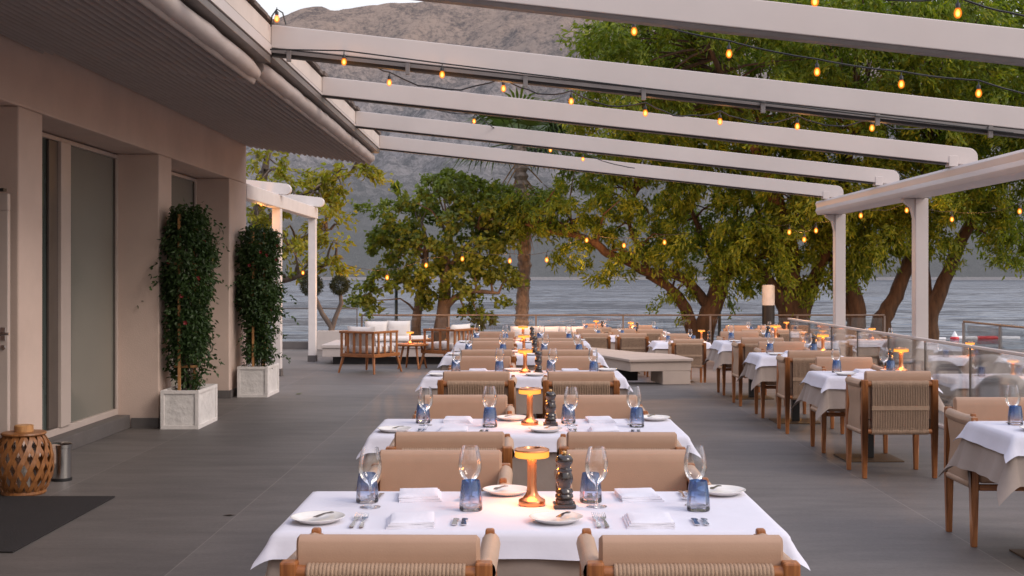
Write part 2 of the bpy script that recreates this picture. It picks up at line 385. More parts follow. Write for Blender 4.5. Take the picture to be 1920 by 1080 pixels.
def mountain_material():
    m, nt, out = base_mat('mountain_slope')
    L = nt.links.new
    tc = nt.nodes.new('ShaderNodeTexCoord')
    sx = nt.nodes.new('ShaderNodeSeparateXYZ'); L(tc.outputs['Object'], sx.inputs[0])
    mp = _n(nt, 'ShaderNodeMapping'); mp.inputs['Scale'].default_value = (1, 0.55, 1.0)
    L(tc.outputs['Object'], mp.inputs['Vector'])
    n1 = _n(nt, 'ShaderNodeTexNoise', Scale=0.011, Detail=11.0, Roughness=0.72)
    L(mp.outputs[0], n1.inputs['Vector'])
    n2 = _n(nt, 'ShaderNodeTexNoise', Scale=0.075, Detail=8.0, Roughness=0.8)
    L(mp.outputs[0], n2.inputs['Vector'])
    # height: forested below, bare above
    mr = _n(nt, 'ShaderNodeMapRange')
    mr.inputs['From Min'].default_value = 230.0; mr.inputs['From Max'].default_value = 560.0
    ha = _n(nt, 'ShaderNodeMath', operation='MULTIPLY_ADD'); ha.inputs[1].default_value = 320.0
    L(n1.outputs['Fac'], ha.inputs[0]); L(sx.outputs['Z'], ha.inputs[2])
    hb = _n(nt, 'ShaderNodeMath', operation='SUBTRACT'); hb.inputs[1].default_value = 160.0
    L(ha.outputs[0], hb.inputs[0]); L(hb.outputs[0], mr.inputs['Value'])
    up = nt.nodes.new('ShaderNodeValToRGB')
    up.color_ramp.elements[0].position = 0.40; up.color_ramp.elements[1].position = 0.54
    up.color_ramp.elements[0].color = (0.085, 0.062, 0.055, 1)
    up.color_ramp.elements[1].color = (0.46, 0.34, 0.265, 1)
    lo = nt.nodes.new('ShaderNodeValToRGB')
    lo.color_ramp.elements[0].position = 0.44; lo.color_ramp.elements[1].position = 0.57
    lo.color_ramp.elements[0].color = (0.045, 0.048, 0.052, 1)
    lo.color_ramp.elements[1].color = (0.40, 0.37, 0.375, 1)
    mz = _n(nt, 'ShaderNodeMath', operation='MULTIPLY_ADD'); mz.inputs[1].default_value = 0.60
    mz2 = _n(nt, 'ShaderNodeMath', operation='MULTIPLY'); mz2.inputs[1].default_value = 0.40
    L(n1.outputs['Fac'], mz2.inputs[0]); L(n2.outputs['Fac'], mz.inputs[0]); L(mz2.outputs[0], mz.inputs[2])
    L(mz.outputs[0], up.inputs[0]); L(mz.outputs[0], lo.inputs[0])
    mx = nt.nodes.new('ShaderNodeMix'); mx.data_type = 'RGBA'
    L(mr.outputs[0], mx.inputs['Factor']); L(lo.outputs[0], mx.inputs['A']); L(up.outputs[0], mx.inputs['B'])
    # shore belt: green woods
    gr = _n(nt, 'ShaderNodeMapRange'); gr.inputs['From Min'].default_value = 190.0; gr.inputs['From Max'].default_value = 50.0
    L(sx.outputs['Z'], gr.inputs['Value'])
    gm = nt.nodes.new('ShaderNodeMix'); gm.data_type = 'RGBA'
    gm.inputs['B'].default_value = (0.060, 0.072, 0.055, 1)
    gk = _n(nt, 'ShaderNodeMath', operation='MULTIPLY'); gk.inputs[1].default_value = 0.88
    L(gr.outputs[0], gk.inputs[0]); L(gk.outputs[0], gm.inputs['Factor']); L(mx.outputs['Result'], gm.inputs['A'])
    sh = _n(nt, 'ShaderNodeMath', operation='LESS_THAN'); sh.inputs[1].default_value = 2.0
    L(sx.outputs['Z'], sh.inputs[0])
    sm = nt.nodes.new('ShaderNodeMix'); sm.data_type = 'RGBA'; sm.inputs['B'].default_value = (0.36, 0.33, 0.32, 1)
    L(sh.outputs[0], sm.inputs['Factor']); L(gm.outputs['Result'], sm.inputs['A'])
    gm = sm
    df = _n(nt, 'ShaderNodeBsdfDiffuse', Roughness=1.0)
    bp = _n(nt, 'ShaderNodeBump', Strength=0.9, Distance=14.0)
    L(n2.outputs['Fac'], bp.inputs['Height']); L(bp.outputs[0], df.inputs['Normal'])
    L(gm.outputs['Result'], df.inputs['Color'])
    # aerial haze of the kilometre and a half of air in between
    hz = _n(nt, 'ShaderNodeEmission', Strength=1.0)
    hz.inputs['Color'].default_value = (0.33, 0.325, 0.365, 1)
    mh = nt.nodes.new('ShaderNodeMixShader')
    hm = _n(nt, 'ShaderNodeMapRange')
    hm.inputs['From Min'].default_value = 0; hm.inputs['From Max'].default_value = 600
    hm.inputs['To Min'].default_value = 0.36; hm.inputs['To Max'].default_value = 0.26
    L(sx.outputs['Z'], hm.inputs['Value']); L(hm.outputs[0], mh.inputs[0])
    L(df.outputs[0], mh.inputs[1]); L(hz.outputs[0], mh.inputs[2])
    L(mh.outputs[0], out.inputs['Surface'])
    return m


M['floor'] = floor_material()
M['water'] = water_material()
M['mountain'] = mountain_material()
M['lower_floor'] = mat('lower_floor', (0.22, 0.19, 0.18), 0.6, var=0.2, vscale=1.5)


# ------------------------------------------------------------------ mesh builder
class MB:
    def __init__(s):
        s.v = []; s.f = []; s.mi = []

    def add(s, vs, fs, mi=0):
        o = len(s.v)
        s.v.extend([tuple(v) for v in vs])
        s.f.extend([tuple(i + o for i in f) for f in fs])
        s.mi.extend([mi] * len(fs))
        return s

    def box(s, x0, x1, y0, y1, z0, z1, mi=0, mtx=None):
        vs = [Vector(p) for p in ((x0, y0, z0), (x1, y0, z0), (x1, y1, z0), (x0, y1, z0),
                                  (x0, y0, z1), (x1, y0, z1), (x1, y1, z1), (x0, y1, z1))]
        if mtx is not None:
            vs = [mtx @ v for v in vs]
        return s.add(vs, [(0, 3, 2, 1), (4, 5, 6, 7), (0, 1, 5, 4), (1, 2, 6, 5), (2, 3, 7, 6), (3, 0, 4, 7)], mi)

    def taper(s, p0, p1, a0, a1, mi=0):
        """square bar from p0 to p1, half sizes a0 -> a1 (each number or pair)"""
        a0 = a0 if isinstance(a0, tuple) else (a0, a0); a1 = a1 if isinstance(a1, tuple) else (a1, a1)
        vs = []
        for p, a in ((p0, a0), (p1, a1)):
            for sx, sy in ((-1, -1), (1, -1), (1, 1), (-1, 1)):
                vs.append((p[0] + sx * a[0], p[1] + sy * a[1], p[2]))
        return s.add(vs, [(0, 3, 2, 1), (4, 5, 6, 7), (0, 1, 5, 4), (1, 2, 6, 5), (2, 3, 7, 6), (3, 0, 4, 7)], mi)

    def tube(s, pts, rad, seg=8, mi=0, cap=True, wob=0.0):
        pts = [Vector(p) for p in pts]
        if not isinstance(rad, (list, tuple)):
            rad = [rad] * len(pts)
        vs = []; fs = []
        up = Vector((0, 0, 1))
        d0 = (pts[1] - pts[0]).normalized()
        a = d0.cross(up)
        if a.length < 1e-3:
            a = Vector((1, 0, 0))
        a.normalize()
        for i, p in enumerate(pts):
            d = (pts[min(i + 1, len(pts) - 1)] - pts[max(i - 1, 0)]).normalized()
            a = (a - d * a.dot(d)).normalized()
            b = d.cross(a)
            for k in range(seg):
                t = 2 * PI * k / seg
                r = rad[i] * (1 + wob * random.uniform(-1, 1))
                vs.append(p + (a * math.cos(t) + b * math.sin(t)) * r)
        for i in range(len(pts) - 1):
            for k in range(seg):
                k2 = (k + 1) % seg
                fs.append((i * seg + k, i * seg + k2, (i + 1) * seg + k2, (i + 1) * seg + k))
        if cap:
            fs.append(tuple(range(seg - 1, -1, -1)))
            fs.append(tuple((len(pts) - 1) * seg + k for k in range(seg)))
        return s.add(vs, fs, mi)

    def lathe(s, prof, seg=20, c=(0, 0, 0), mi=0, square=0.0):
        vs = []; fs = []
        n = len(prof)
        for k in range(seg):
            t = 2 * PI * k / seg
            for r, z in prof:
                vs.append((c[0] + r * math.cos(t), c[1] + r * math.sin(t), c[2] + z))
        for k in range(seg):
            k2 = (k + 1) % seg
            for j in range(n - 1):
                r0, r1 = prof[j][0], prof[j + 1][0]
                a, b, c_, d = k * n + j, k2 * n + j, k2 * n + j + 1, k * n + j + 1
                if r0 < 1e-6 and r1 < 1e-6: continue
                if r0 < 1e-6: fs.append((a, c_, d))
                elif r1 < 1e-6: fs.append((a, b, d))
                else: fs.append((a, b, c_, d))
        return s.add(vs, fs, mi)

    def grid(s, fn, nu, nv, mi=0):
        vs = [fn(i / nu, j / nv) for i in range(nu + 1) for j in range(nv + 1)]
        fs = [(i * (nv + 1) + j, (i + 1) * (nv + 1) + j, (i + 1) * (nv + 1) + j + 1, i * (nv + 1) + j + 1)
              for i in range(nu) for j in range(nv)]
        return s.add(vs, fs, mi)

    def mesh(s, name, mats, bevel=0.0, smooth=35, seg=2, merge=False):
        me = bpy.data.meshes.new(name)
        me.from_pydata(s.v, [], s.f)
        mats = mats if isinstance(mats, (list, tuple)) else [mats]
        for m in mats:
            me.materials.append(m)
        if len(mats) > 1:
            me.polygons.foreach_set('material_index', s.mi)
        if bevel > 0 or merge:
            bm = bmesh.new(); bm.from_mesh(me)
            bmesh.ops.remove_doubles(bm, verts=bm.verts, dist=1e-5)
            if bevel > 0:
                ed = [e for e in bm.edges if len(e.link_faces) == 2 and e.calc_face_angle(0) > 0.6]
                bmesh.ops.bevel(bm, geom=ed, offset=bevel, segments=seg, profile=0.5, affect='EDGES', clamp_overlap=True)
            bm.to_mesh(me); bm.free()
        if bevel > 0 and smooth in (30, 35):
            smooth = 18
        if smooth:
            me.polygons.foreach_set('use_smooth', [True] * len(me.polygons))
            me.set_sharp_from_angle(angle=math.radians(smooth))
        me.update()
        return me

    def build(s, name, mats, parent=None, loc=(0, 0, 0), rz=0.0, **kw):
        o = bpy.data.objects.new(name, s.mesh(name, mats, **kw))
        col.objects.link(o)
        o.location = loc; o.rotation_euler = (0, 0, rz)
        if parent is not None:
            o.parent = parent
        return o


def tag(o, label=None, cat=None, group=None, kind=None):
    if label: o['label'] = label
    if cat: o['category'] = cat
    if group: o['group'] = group
    if kind: o['kind'] = kind
    return o


def empty(name, loc, rz=0.0, label=None, cat=None, group=None):
    o = bpy.data.objects.new(name, None)
    o.empty_display_size = 0.1
    col.objects.link(o)
    o.location = loc; o.rotation_euler = (0, 0, rz)
    return tag(o, label, cat, group)


def copy_tree(o, parent=None):
    c = o.copy(); col.objects.link(c)
    c.parent = parent
    for ch in list(o.children):
        copy_tree(ch, c)
    return c


used = set()


def place(proto, loc, rz, label, group=None):
    """first use moves the prototype itself, later uses copy it with its parts"""
    if proto.name in used:
        o = copy_tree(proto)
    else:
        o = proto; used.add(proto.name)
    o.location = loc; o.rotation_euler = (0, 0, rz)
    o['label'] = label
    if group: o['group'] = group
    elif 'group' in o: del o['group']
    return o


# ------------------------------------------------------------------ setting
LOW = -0.33          # level of the lower terrace
WATER_Z = -1.6
fl = MB()
poly = [(-14, -7), (4.62, -7), (4.62, 18.1), (1.7, 18.3), (1.2, 20.6), (-1.4, 22.9), (-3.45, 24.6), (-3.45, 27.2), (-14, 27.2)]
n = len(poly)
fl.add([(x, y, 0) for x, y in poly] + [(x, y, -0.5) for x, y in poly],
       [tuple(range(n))] + [(i, i + n, (i + 1) % n + n, (i + 1) % n) for i in range(n)])
tag(fl.build('terrace_floor', M['floor'], smooth=0), kind='structure')
lf = MB()
poly = [(-14.2, -7.2), (9.5, -7.2), (9.5, 25.8), (13.5, 26.5), (13.5, 32.0), (-14.2, 32.0)]
n = len(poly)
lf.add([(x, y, LOW) for x, y in poly] + [(x, y, -3) for x, y in poly],
       [tuple(range(n))] + [(i, i + n, (i + 1) % n + n, (i + 1) % n) for i in range(n)])
tag(lf.build('lower_terrace_floor', M['lower_floor'], smooth=0), kind='structure')
wt = MB()
wt.add([(-6000, -200, WATER_Z), (6000, -200, WATER_Z), (6000, 5000, WATER_Z), (-6000, 5000, WATER_Z)], [(0, 1, 2, 3)])
tag(wt.build('water', M['water'], smooth=0), kind='structure')


def ridge_py(px):
    k = [(-900, 60), (100, 40), (480, 42), (540, 25), (573, 13), (607, 12), (622, 18), (673, 12), (727, 6), (807, 3), (860, 11),
         (923, 5), (980, -14), (1100, -40), (1400, -20), (1700, 30), (2000, 60), (3000, 90)]
    for (a, ya), (b, yb) in zip(k, k[1:]):
        if a <= px <= b:
            return ya + (yb - ya) * (px - a) / (b - a)
    return 60


mt = MB()
NU, NV = 420, 150
R0, R1 = 1400.0, 3100.0


def mfn(u, v):
    px = -700 + 3400 * u
    Y = R0 + (R1 - R0) * v
    X = (px - CX) / F * Y
    H = CAMZ + (CY - ridge_py(px)) / F * R1
    prof = (v ** 0.92) * (1 - 0.10 * math.sin(v * PI))
    q = Vector((X * 0.0032, Y * 0.0018, 0.3))
    r = mnoise.fractal(q, 0.9, 2.1, 7)
    q2 = Vector((X * 0.011, Y * 0.006, 5.3))
    r2 = mnoise.fractal(q2, 0.8, 2.2, 6)
    amp = math.sin(min(1, v * 1.05) * PI) ** 0.7
    z = H * prof + amp * (105 * r + 40 * r2) + (6 * r2 if v > 0.9 else 0)
    if v < 0.02:
        z = WATER_Z - 1 + v / 0.02 * 3
    return (X, Y, max(z, WATER_Z - 1))


mt.grid(mfn, NU, NV)
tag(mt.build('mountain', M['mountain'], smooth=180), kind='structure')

# ------------------------------------------------------------------ building on the left
XW, XB = -3.825, -4.285
WEND = 16.87
bld = empty('restaurant_building', (XW, 9.4, 0), 0,
            'taupe stucco restaurant building with deep window bays along the terrace', 'building')


def rel(mb, root):
    """shift builder vertices from world to the root's local frame (root is unrotated)"""
    l = root.location
    mb.v = [(v[0] - l[0], v[1] - l[1], v[2] - l[2]) for v in mb.v]
    return mb


w = MB()
w.box(-8, XW, -6, WEND, 2.915, 3.62)                 # lintel band
for a, b in ((-6, 6.4), (9.185, 9.65), (12.77, 13.24), (15.88, WEND)):
    w.box(-8, XW, a, b, 0, 2.913)
for a, b in ((9.652, 12.768), (13.242, 15.878)):     # back of the window bays, above and below
    w.box(-8, XB - 0.06, a, b, 0, 2.911)
w.box(-8, -5.6, 6.402, 9.183, 0, 2.911)
rel(w, bld).build('wall', M['stucco'], bld, bevel=0.012, smooth=30)
for q in ((XW + 0.001, XW + 0.016, 9.19, 9.65), (XW + 0.001, XW + 0.016, 12.77, 13.24), (XW + 0.001, XW + 0.016, 15.88, WEND),
          (XB + 0.17, XW - 0.002, 12.752, 12.769), (XB + 0.17, XW - 0.002, 15.862, 15.879)):
    rel(MB().box(*q, 0.0, 0.105), bld).build('skirting', M['skirting'], bld, smooth=0)
for a, b in ((9.652, 12.75), (13.242, 15.86)):
    pl = MB().box(XB - 0.055, XB + 0.16, a, b, 0.0, 0.14)
    rel(pl, bld).build('sill', M['skirting'], bld, bevel=0.006)


def window(y0, y1, mull, dark_first):
    z0, z1 = 0.142, 2.90
    fr = MB()
    x0, x1 = XB - 0.045, XB + 0.03
    fr.box(x0, x1, y0, y1, z0, z0 + 0.065)
    fr.box(x0, x1, y0, y1, z1 - 0.04, z1)
    fr.box(x0 + .001, x1 - .001, y0, y0 + 0.05, z0 + 0.066, z1 - 0.041)
    fr.box(x0 + .001, x1 - .001, y1 - 0.05, y1, z0 + 0.066, z1 - 0.041)
    for a, b in mull:
        fr.box(x0 + .001, x1 + 0.02, a, b, z0 + 0.066, z1 - 0.041)
    wd = rel(fr, bld).build('window', M['frame_alu'], bld, bevel=0.004)
    ys = [y0 + 0.05] + [q for m_ in mull for q in m_] + [y1 - 0.05]
    for i in range(0, len(ys), 2):
        dk = dark_first and i == 0
        pn = MB().box(XB - 0.012, XB - 0.004, ys[i] + .001, ys[i + 1] - .001, z0 + 0.067, z1 - 0.042)
        rel(pn, bld).build('pane', M['window_glass_dark' if dk else 'window_glass'], wd, smooth=0)
        gk = MB()
        for a, b in ((ys[i] + .002, ys[i] + .016), (ys[i + 1] - .016, ys[i + 1] - .002)):
            gk.box(XB - 0.003, XB + 0.012, a, b, z0 + 0.068, z1 - 0.043)
        rel(gk, bld).build('gasket', M['frame_dark'], wd, smooth=0)
    return wd


wd1 = window(9.652, 12.768, [(11.12, 11.36)], True)
cs = MB()     # narrow dark sash stile in the side light
cs.box(XB - 0.002, XB + 0.022, 10.90, 11.117, 0.215, 2.855)
rel(cs, bld).build('sash', M['frame_dark'], wd1, bevel=0.004)
window(13.242, 15.878, [(14.4, 14.6)], True)

# glazed door standing open at right angles to the wall
dr = MB()
DY = 8.93
dr.box(-4.72, -3.80, DY, DY + 0.05, 2.10, 2.225)
dr.box(-3.885, -3.80, DY + .001, DY + 0.049, 0.02, 2.099)
dr.box(-4.72, -4.635, DY + .001, DY + 0.049, 0.02, 2.099)
dr.box(-4.634, -3.886, DY + .001, DY + 0.049, 0.02, 0.14)
door = rel(dr, bld).build('door', M['frame_alu'], bld, bevel=0.006)
rel(MB().box(-4.632, -3.888, DY + .02, DY + .03, 0.142, 2.098), bld).build('pane', M['door_glass'], door, smooth=0)
hd = MB()
hx, hz = -3.835, 1.178
hd.tube([(hx, DY, hz), (hx, DY - 0.05, hz)], 0.012, 10)
hd.tube([(hx + 0.062, DY - 0.05, hz + .004), (hx, DY - 0.052, hz), (hx - 0.10, DY - 0.05, hz)], [0.011, 0.013, 0.011], 10)
hd.box(hx - .018, hx + .018, DY - .006, DY - .001, hz - .05, hz + .05)
hd.tube([(hx, DY - .008, hz - 0.10), (hx, DY - .001, hz - 0.10)], 0.019, 14)
rel(hd, bld).build('handle', M['steel'], door, bevel=0.002)
cl = MB().box(-4.35, -3.82, DY - .03, DY + .03, 2.24, 2.262)
rel(cl, bld).build('door_closer', M['black'], door, smooth=0)

# eaves: cream fascia with a tile edge above
fa = MB().box(-2.03, -1.95, -3, 16.95, 3.44, 3.585)
fa.box(-8.0, -2.032, -3, 16.94, 3.50, 3.60)
rel(fa, bld).build('fascia', M['cream'], bld, bevel=0.004)
rf = MB()
y = -3.0
while y < 16.9:
    rf.box(-8.0, -1.925 + random.uniform(-.012, .012), y, y + 0.235, 3.606, 3.632 + random.uniform(0, .012))
    y += 0.24
rel(rf, bld).build('roof', M['tile_edge'], bld, smooth=0)


# ------------------------------------------------------------------ awnings
def awning(y0, y1, dz, label):
    t = empty('awning', (XW, (y0 + y1) / 2, 3.4), 0, label, 'awning', 'awnings under the eaves')
    mb = MB()
    NR = 23

    def fn(u, v):
        x = XW + 0.03 + (-2.06 - XW - 0.03) * u
        z = 3.53 + (3.275 - 3.53) * u + dz
        ph = u * NR
        z -= 0.105 * abs(math.sin(ph * PI)) ** 0.6
        return (x, y0 + (y1 - y0) * v + 0.02 * math.sin(ph * 2 * PI) * 0, z)
    mb.grid(fn, NR * 8, 6)
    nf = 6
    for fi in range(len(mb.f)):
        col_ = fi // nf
        if col_ % 8 in (0, 7): mb.mi[fi] = 1  # faces beside each crease get the painted shade
    rel(mb, t).build('fabric', [M['awning'], M['pleat_shade']], t, smooth=60)
    rl = MB()
    nseg = 40
    pts = []; rad = []
    for i in range(nseg + 1):
        k = i / nseg
        yy = y0 + (y1 - y0) * k
        edge = min(k, 1 - k) * nseg
        pts.append((-2.075 + random.uniform(-.004, .004), yy, 3.27 + dz + random.uniform(-.005, .005)))
        rad.append(0.070 * (0.72 if edge < 1 else 1) + random.uniform(-.004, .004))
    rl.tube(pts, rad, 18)
    rel(rl, t).build('front_roll', M['awning_roll'], t, smooth=60)
    cs = MB()
    cs.box(-2.06, -1.955, y0, y1, 3.345 + dz, 3.40 + dz, 0)
    cs.box(-1.985, -1.945, y0 + .01, y1 - .01, 3.405 + dz, 3.436, 1)
    rel(cs, t).build('cassette', [M['grey_metal'], M['white_alu']], t, bevel=0.004)
    return t


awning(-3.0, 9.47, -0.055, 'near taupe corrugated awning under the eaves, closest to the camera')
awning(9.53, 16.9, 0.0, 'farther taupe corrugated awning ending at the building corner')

# ------------------------------------------------------------------ pergola over the terrace
pg = empty('pergola', (4.45, 13.84, 0), 0, 'white aluminium pergola with sloping beams and a glass-side gutter', 'pergola')
BY = [4.62, 7.06, 9.50, 11.95, 14.40, 16.87]


def beam_top(x):
    return 3.592 - 0.1085 * (x + 1.95)


for i, y in enumerate(BY):
    b = MB()
    x0, x1 = -1.948, 4.56
    h = 0.182; hw = 0.05
    R = 0.10
    prof = [(x0, beam_top(x0) - h), (x1, beam_top(x1) - h)]
    for k in range(1, 7):
        a = (k / 6) * PI / 2
        prof.append((x1 - R + R * math.cos(a), beam_top(x1) - R + R * math.sin(a)))
    prof.append((x0, beam_top(x0)))
    m_ = len(prof)
    vs = [(x, y - hw, z) for x, z in prof] + [(x, y + hw, z) for x, z in prof]
    b.add(vs, [tuple(range(m_)), tuple(range(2 * m_ - 1, m_ - 1, -1))] + [(j, j + m_, (j + 1) % m_ + m_, (j + 1) % m_) for j in range(m_)])
    bo = rel(b, pg).build('beam', M['white_alu'], pg, bevel=0.006)
    tr = MB()
    dep = 0.058 if i == 2 else 0.024 if i == 1 else 0.014
    for xa in np.linspace(x0, 4.25, 2)[:1]:
        xb = 4.25
        za, zb = beam_top(x0) - h - .002, beam_top(xb) - h - .002
        vs = [(x0, y - .043, za), (xb, y - .043, zb), (xb, y + .043, zb), (x0, y + .043, za),
              (x0, y - .030, za - dep), (xb, y - .030, zb - dep), (xb, y + .043, zb - dep), (x0, y + .043, za - dep)]
        tr.add(vs, [(0, 1, 2, 3), (4, 7, 6, 5), (0, 4, 5, 1), (1, 5, 6, 2), (2, 6, 7, 3), (3, 7, 4, 0)])
    rel(tr, pg).build('track', M['grey_metal'] if i == 1 else M['dark_rail'], bo, smooth=0)
    if i == 2:
        lip = MB()
        za, zb = beam_top(x0) - h - .012, beam_top(4.25) - h - .012
        lip.add([(x0, y - .062, za), (4.25, y - .062, zb), (4.25, y - .045, zb), (x0, y - .045, za),
                 (x0, y - .062, za - .028), (4.25, y - .062, zb - .028), (4.25, y - .045, zb - .028), (x0, y - .045, za - .028)],
                [(0, 1, 2, 3), (4, 7, 6, 5), (0, 4, 5, 1), (1, 5, 6, 2), (2, 6, 7, 3), (3, 7, 4, 0)])
        rel(lip, pg).build('lip', M['grey_metal'], bo, smooth=0)
        for px in (545, 766, 985, 1205, 1427, 1640, 1850):
            x = (px - CX) * y / F
            zt = beam_top(x) - h
            cb = MB().box(x - .018, x + .018, y - .085, y - .064, zt - .10, zt - .01)
            rel(cb, pg).build('clip', M['grey_metal'], bo, bevel=0.003)
    sb = MB().box(4.27, 4.36, y - .056, y + .056, beam_top(4.31) - h - .03, beam_top(4.31) - h + .075)
    rel(sb, pg).build('bracket', M['white_alu'], bo, bevel=0.003)
g = MB()
gp = [(4.30, 2.50), (4.62, 2.50), (4.64, 2.56), (4.64, 2.69), (4.58, 2.69), (4.57, 2.66), (4.37, 2.66), (4.36, 2.69), (4.29, 2.69), (4.27, 2.66), (4.285, 2.60), (4.27, 2.55)]
m_ = len(gp)
ya, yb = -3.0, 17.25
g.add([(x, ya, z) for x, z in gp] + [(x, yb, z) for x, z in gp],
      [tuple(range(m_)), tuple(range(2 * m_ - 1, m_ - 1, -1))] + [(j, (j + 1) % m_, (j + 1) % m_ + m_, j + m_) for j in range(m_)])
rel(g, pg).build('gutter', M['white_alu'], pg, bevel=0.003, smooth=30)
for y in (17.15, 13.7, 9.0):
    p = MB()
    x = 4.585
    p.box(x - .072, x + .072, y - .072, y + .072, LOW, 2.499)
    p.add([(x - .0725, y - .05, 2.25), (x - .0725, y + .05, 2.25), (x - .11, y - .05, 2.40), (x - .11, y + .05, 2.40), (x - .20, y - .05, 2.47),
           (x - .20, y + .05, 2.47), (x - .21, y - .05, 2.498), (x - .21, y + .05, 2.498), (x - .0725, y - .05, 2.498), (x - .0725, y + .05, 2.498)],
          [(0, 1, 3, 2), (2, 3, 5, 4), (4, 5, 7, 6), (6, 7, 9, 8), (0, 2, 4, 6, 8), (1, 9, 7, 5, 3)])
    rel(p, pg).build('post', M['white_alu'], pg, bevel=0.006, smooth=30)

# second pergola beyond the building
p2 = empty('pergola', (-3.92, 22.8, 0), 0, 'small white pergola beyond the building corner, with round-ended rafters', 'pergola')
b = MB().box(-4.00, -3.84, 16.98, 23.0, 2.72, 2.93)
rel(b, p2).build('gutter', M['white_far'], p2, bevel=0.01)
for y in (19.5, 22.85):
    pb = MB().box(-3.99, -3.85, y - .075, y + .075, 0.0, 2.719)
    po = rel(pb, p2).build('post', M['white_far'], p2, bevel=0.008)
    rel(MB().box(-4.0, -3.84, y - .085, y + .085, 0.0, 0.12), p2).build('base', M['skirting'], po, bevel=0.004)
for y in (19.4, 22.7):
    r = MB()
    prof = [(-6.5, 3.22)]
    R = 0.09
    for k in range(9):
        a = -PI / 2 + k / 8 * PI
        prof.append((-3.76 + R * math.cos(a), 3.02 + R * math.sin(a)))
    prof.append((-6.5, 3.40))
    m_ = len(prof)
    r.add([(x, y - .06, z) for x, z in prof] + [(x, y + .06, z) for x, z in prof],
          [tuple(range(m_)), tuple(range(2 * m_ - 1, m_ - 1, -1))] + [(j, j + m_, (j + 1) % m_ + m_, (j + 1) % m_) for j in range(m_)])
    rel(r, p2).build('rafter', M['white_far'], p2, bevel=0.004)


# ------------------------------------------------------------------ string lights
def bulb_mesh():
    gl = MB()
    gl.lathe([(0, -0.098), (0.011, -0.095), (0.0195, -0.084), (0.0225, -0.070), (0.0195, -0.054), (0.013, -0.042), (0.0125, -0.036), (0, -0.036)], 14, mi=0)
    gl.lathe([(0, -0.089), (0.0085, -0.086), (0.0135, -0.074), (0.0125, -0.060), (0.006, -0.048), (0, -0.046)], 12, mi=1)
    gl.lathe([(0, -0.083), (0.006, -0.080), (0.0085, -0.071), (0.006, -0.061), (0, -0.058)], 10, mi=2)
    sk_ = MB()
    sk_.lathe([(0, -0.04), (0.0135, -0.04), (0.0140, -0.018), (0.009, -0.012), (0.004, -0.006), (0.003, 0.02), (0, 0.021)], 10)
    return gl.mesh('bulb', [M['bulb_glass'], M['bulb_halo'], M['filament']], smooth=60), sk_.mesh('socket', M['black'], smooth=40)


BULB, SOCK = bulb_mesh()


def string_lights(label, bulbs, ends, sag=0.06, extra=None, scale=1.0, glow=0.0, r=0.006):
    """bulbs: list of (px, py, Y) of the glowing bulb; cable droops between them"""
    top = []
    for px, py, Y in bulbs:
        p = at(px, py, Y); p.z += 0.072 * scale
        top.append(p)
    t = empty('string_lights', top[0], 0, label, 'string lights')
    path = ([ends[0]] if ends[0] else []) + top + ([ends[1]] if ends[1] else [])
    pts = []
    for a, b_ in zip(path, path[1:]):
        L_ = (b_ - a).length
        for k in range(8):
            u = k / 8
            q = a.lerp(b_, u); q.z -= sag * L_ * 4 * u * (1 - u) * random.uniform(.75, 1.0)
            q.z += 0.02 * scale
            pts.append(q)
    pts.append(path[-1] + Vector((0, 0, 0.02 * scale)))
    if len(pts) > 1:
        c = MB().tube(pts, r, 6)
        rel(c, t).build('cable', M['black'], t, smooth=60)
    if extra:
        c = MB().tube(extra, r, 6)
        rel(c, t).build('cable', M['black'], t, smooth=60)
    for p in top:
        o = bpy.data.objects.new('bulb', BULB); col.objects.link(o)
        o.parent = t; o.location = p - t.location; o.scale = (scale,) * 3
        s = bpy.data.objects.new('socket', SOCK); col.objects.link(s); s.parent = o
        if glow:
            li = bpy.data.lights.new('bulb_light', 'POINT'); li.energy = glow; li.color = (1.0, 0.42, 0.10)
            li.shadow_soft_size = 0.05
            lo = bpy.data.objects.new('bulb_light', li); col.objects.link(lo)
            lo.parent = o; lo.location = (0, -0.10, -0.22)
    return t


ym = 9.40
string_lights('festoon cable running straight under the dark-tracked beam, with amber bulbs',
              [(645, 117, ym), (829, 141, ym)],
              (at(488, 97, ym), at(1900, 254, ym)), sag=0.0, glow=1.2)
string_lights('drooping festoon with amber bulbs between the dark-tracked beam and the next one',
              [(730, 156, 9.9), (944, 167, 9.9), (1071, 191, 9.9), (1210, 213, 9.9), (1350, 229, 9.9), (1495, 238, 9.9), (1635, 241, 9.9), (1780, 238, 10.4)],
              (at(690, 112, 9.8), at(1890, 232, 10.4)), sag=0.14, glow=1.2)
string_lights('festoon of five amber bulbs hanging in front of the upper foliage',
              [(1189, 60, 8.2), (1367, 102, 8.2), (1532, 136, 8.2), (1690, 159, 8.2), (1835, 176, 8.2)],
              (at(1040, 18, 8.0), at(1960, 190, 8.2)), sag=0.02)
string_lights('topmost festoon with two amber bulbs above the nearest visible beam',
              [(1528, 4, 6.7), (1796, 26, 6.7)], (at(1300, -40, 6.7), at(2000, 40, 6.7)), sag=0.06)
string_lights('single amber bulb hanging under the nearest visible beam',
              [(1005, 10, 7.2)], (at(930, -8, 7.2), at(1080, 10, 7.2)), sag=0.02)
string_lights('festoon of three amber bulbs under the two farthest beams',
              [(889, 228, 13.8), (1032, 282, 16.2), (1093, 299, 16.2)], (at(800, 205, 13.8), at(1190, 318, 16.2)), sag=0.05)
arc = [at(508, 50, 9.35), at(510, 30, 9.35), at(519, 17, 9.35), at(530, 24, 9.35), at(536, 46, 9.35)]
string_lights('lone amber bulb in a loop of black cable on the eaves', [(519, 36, 9.35)], (None, None), extra=arc)
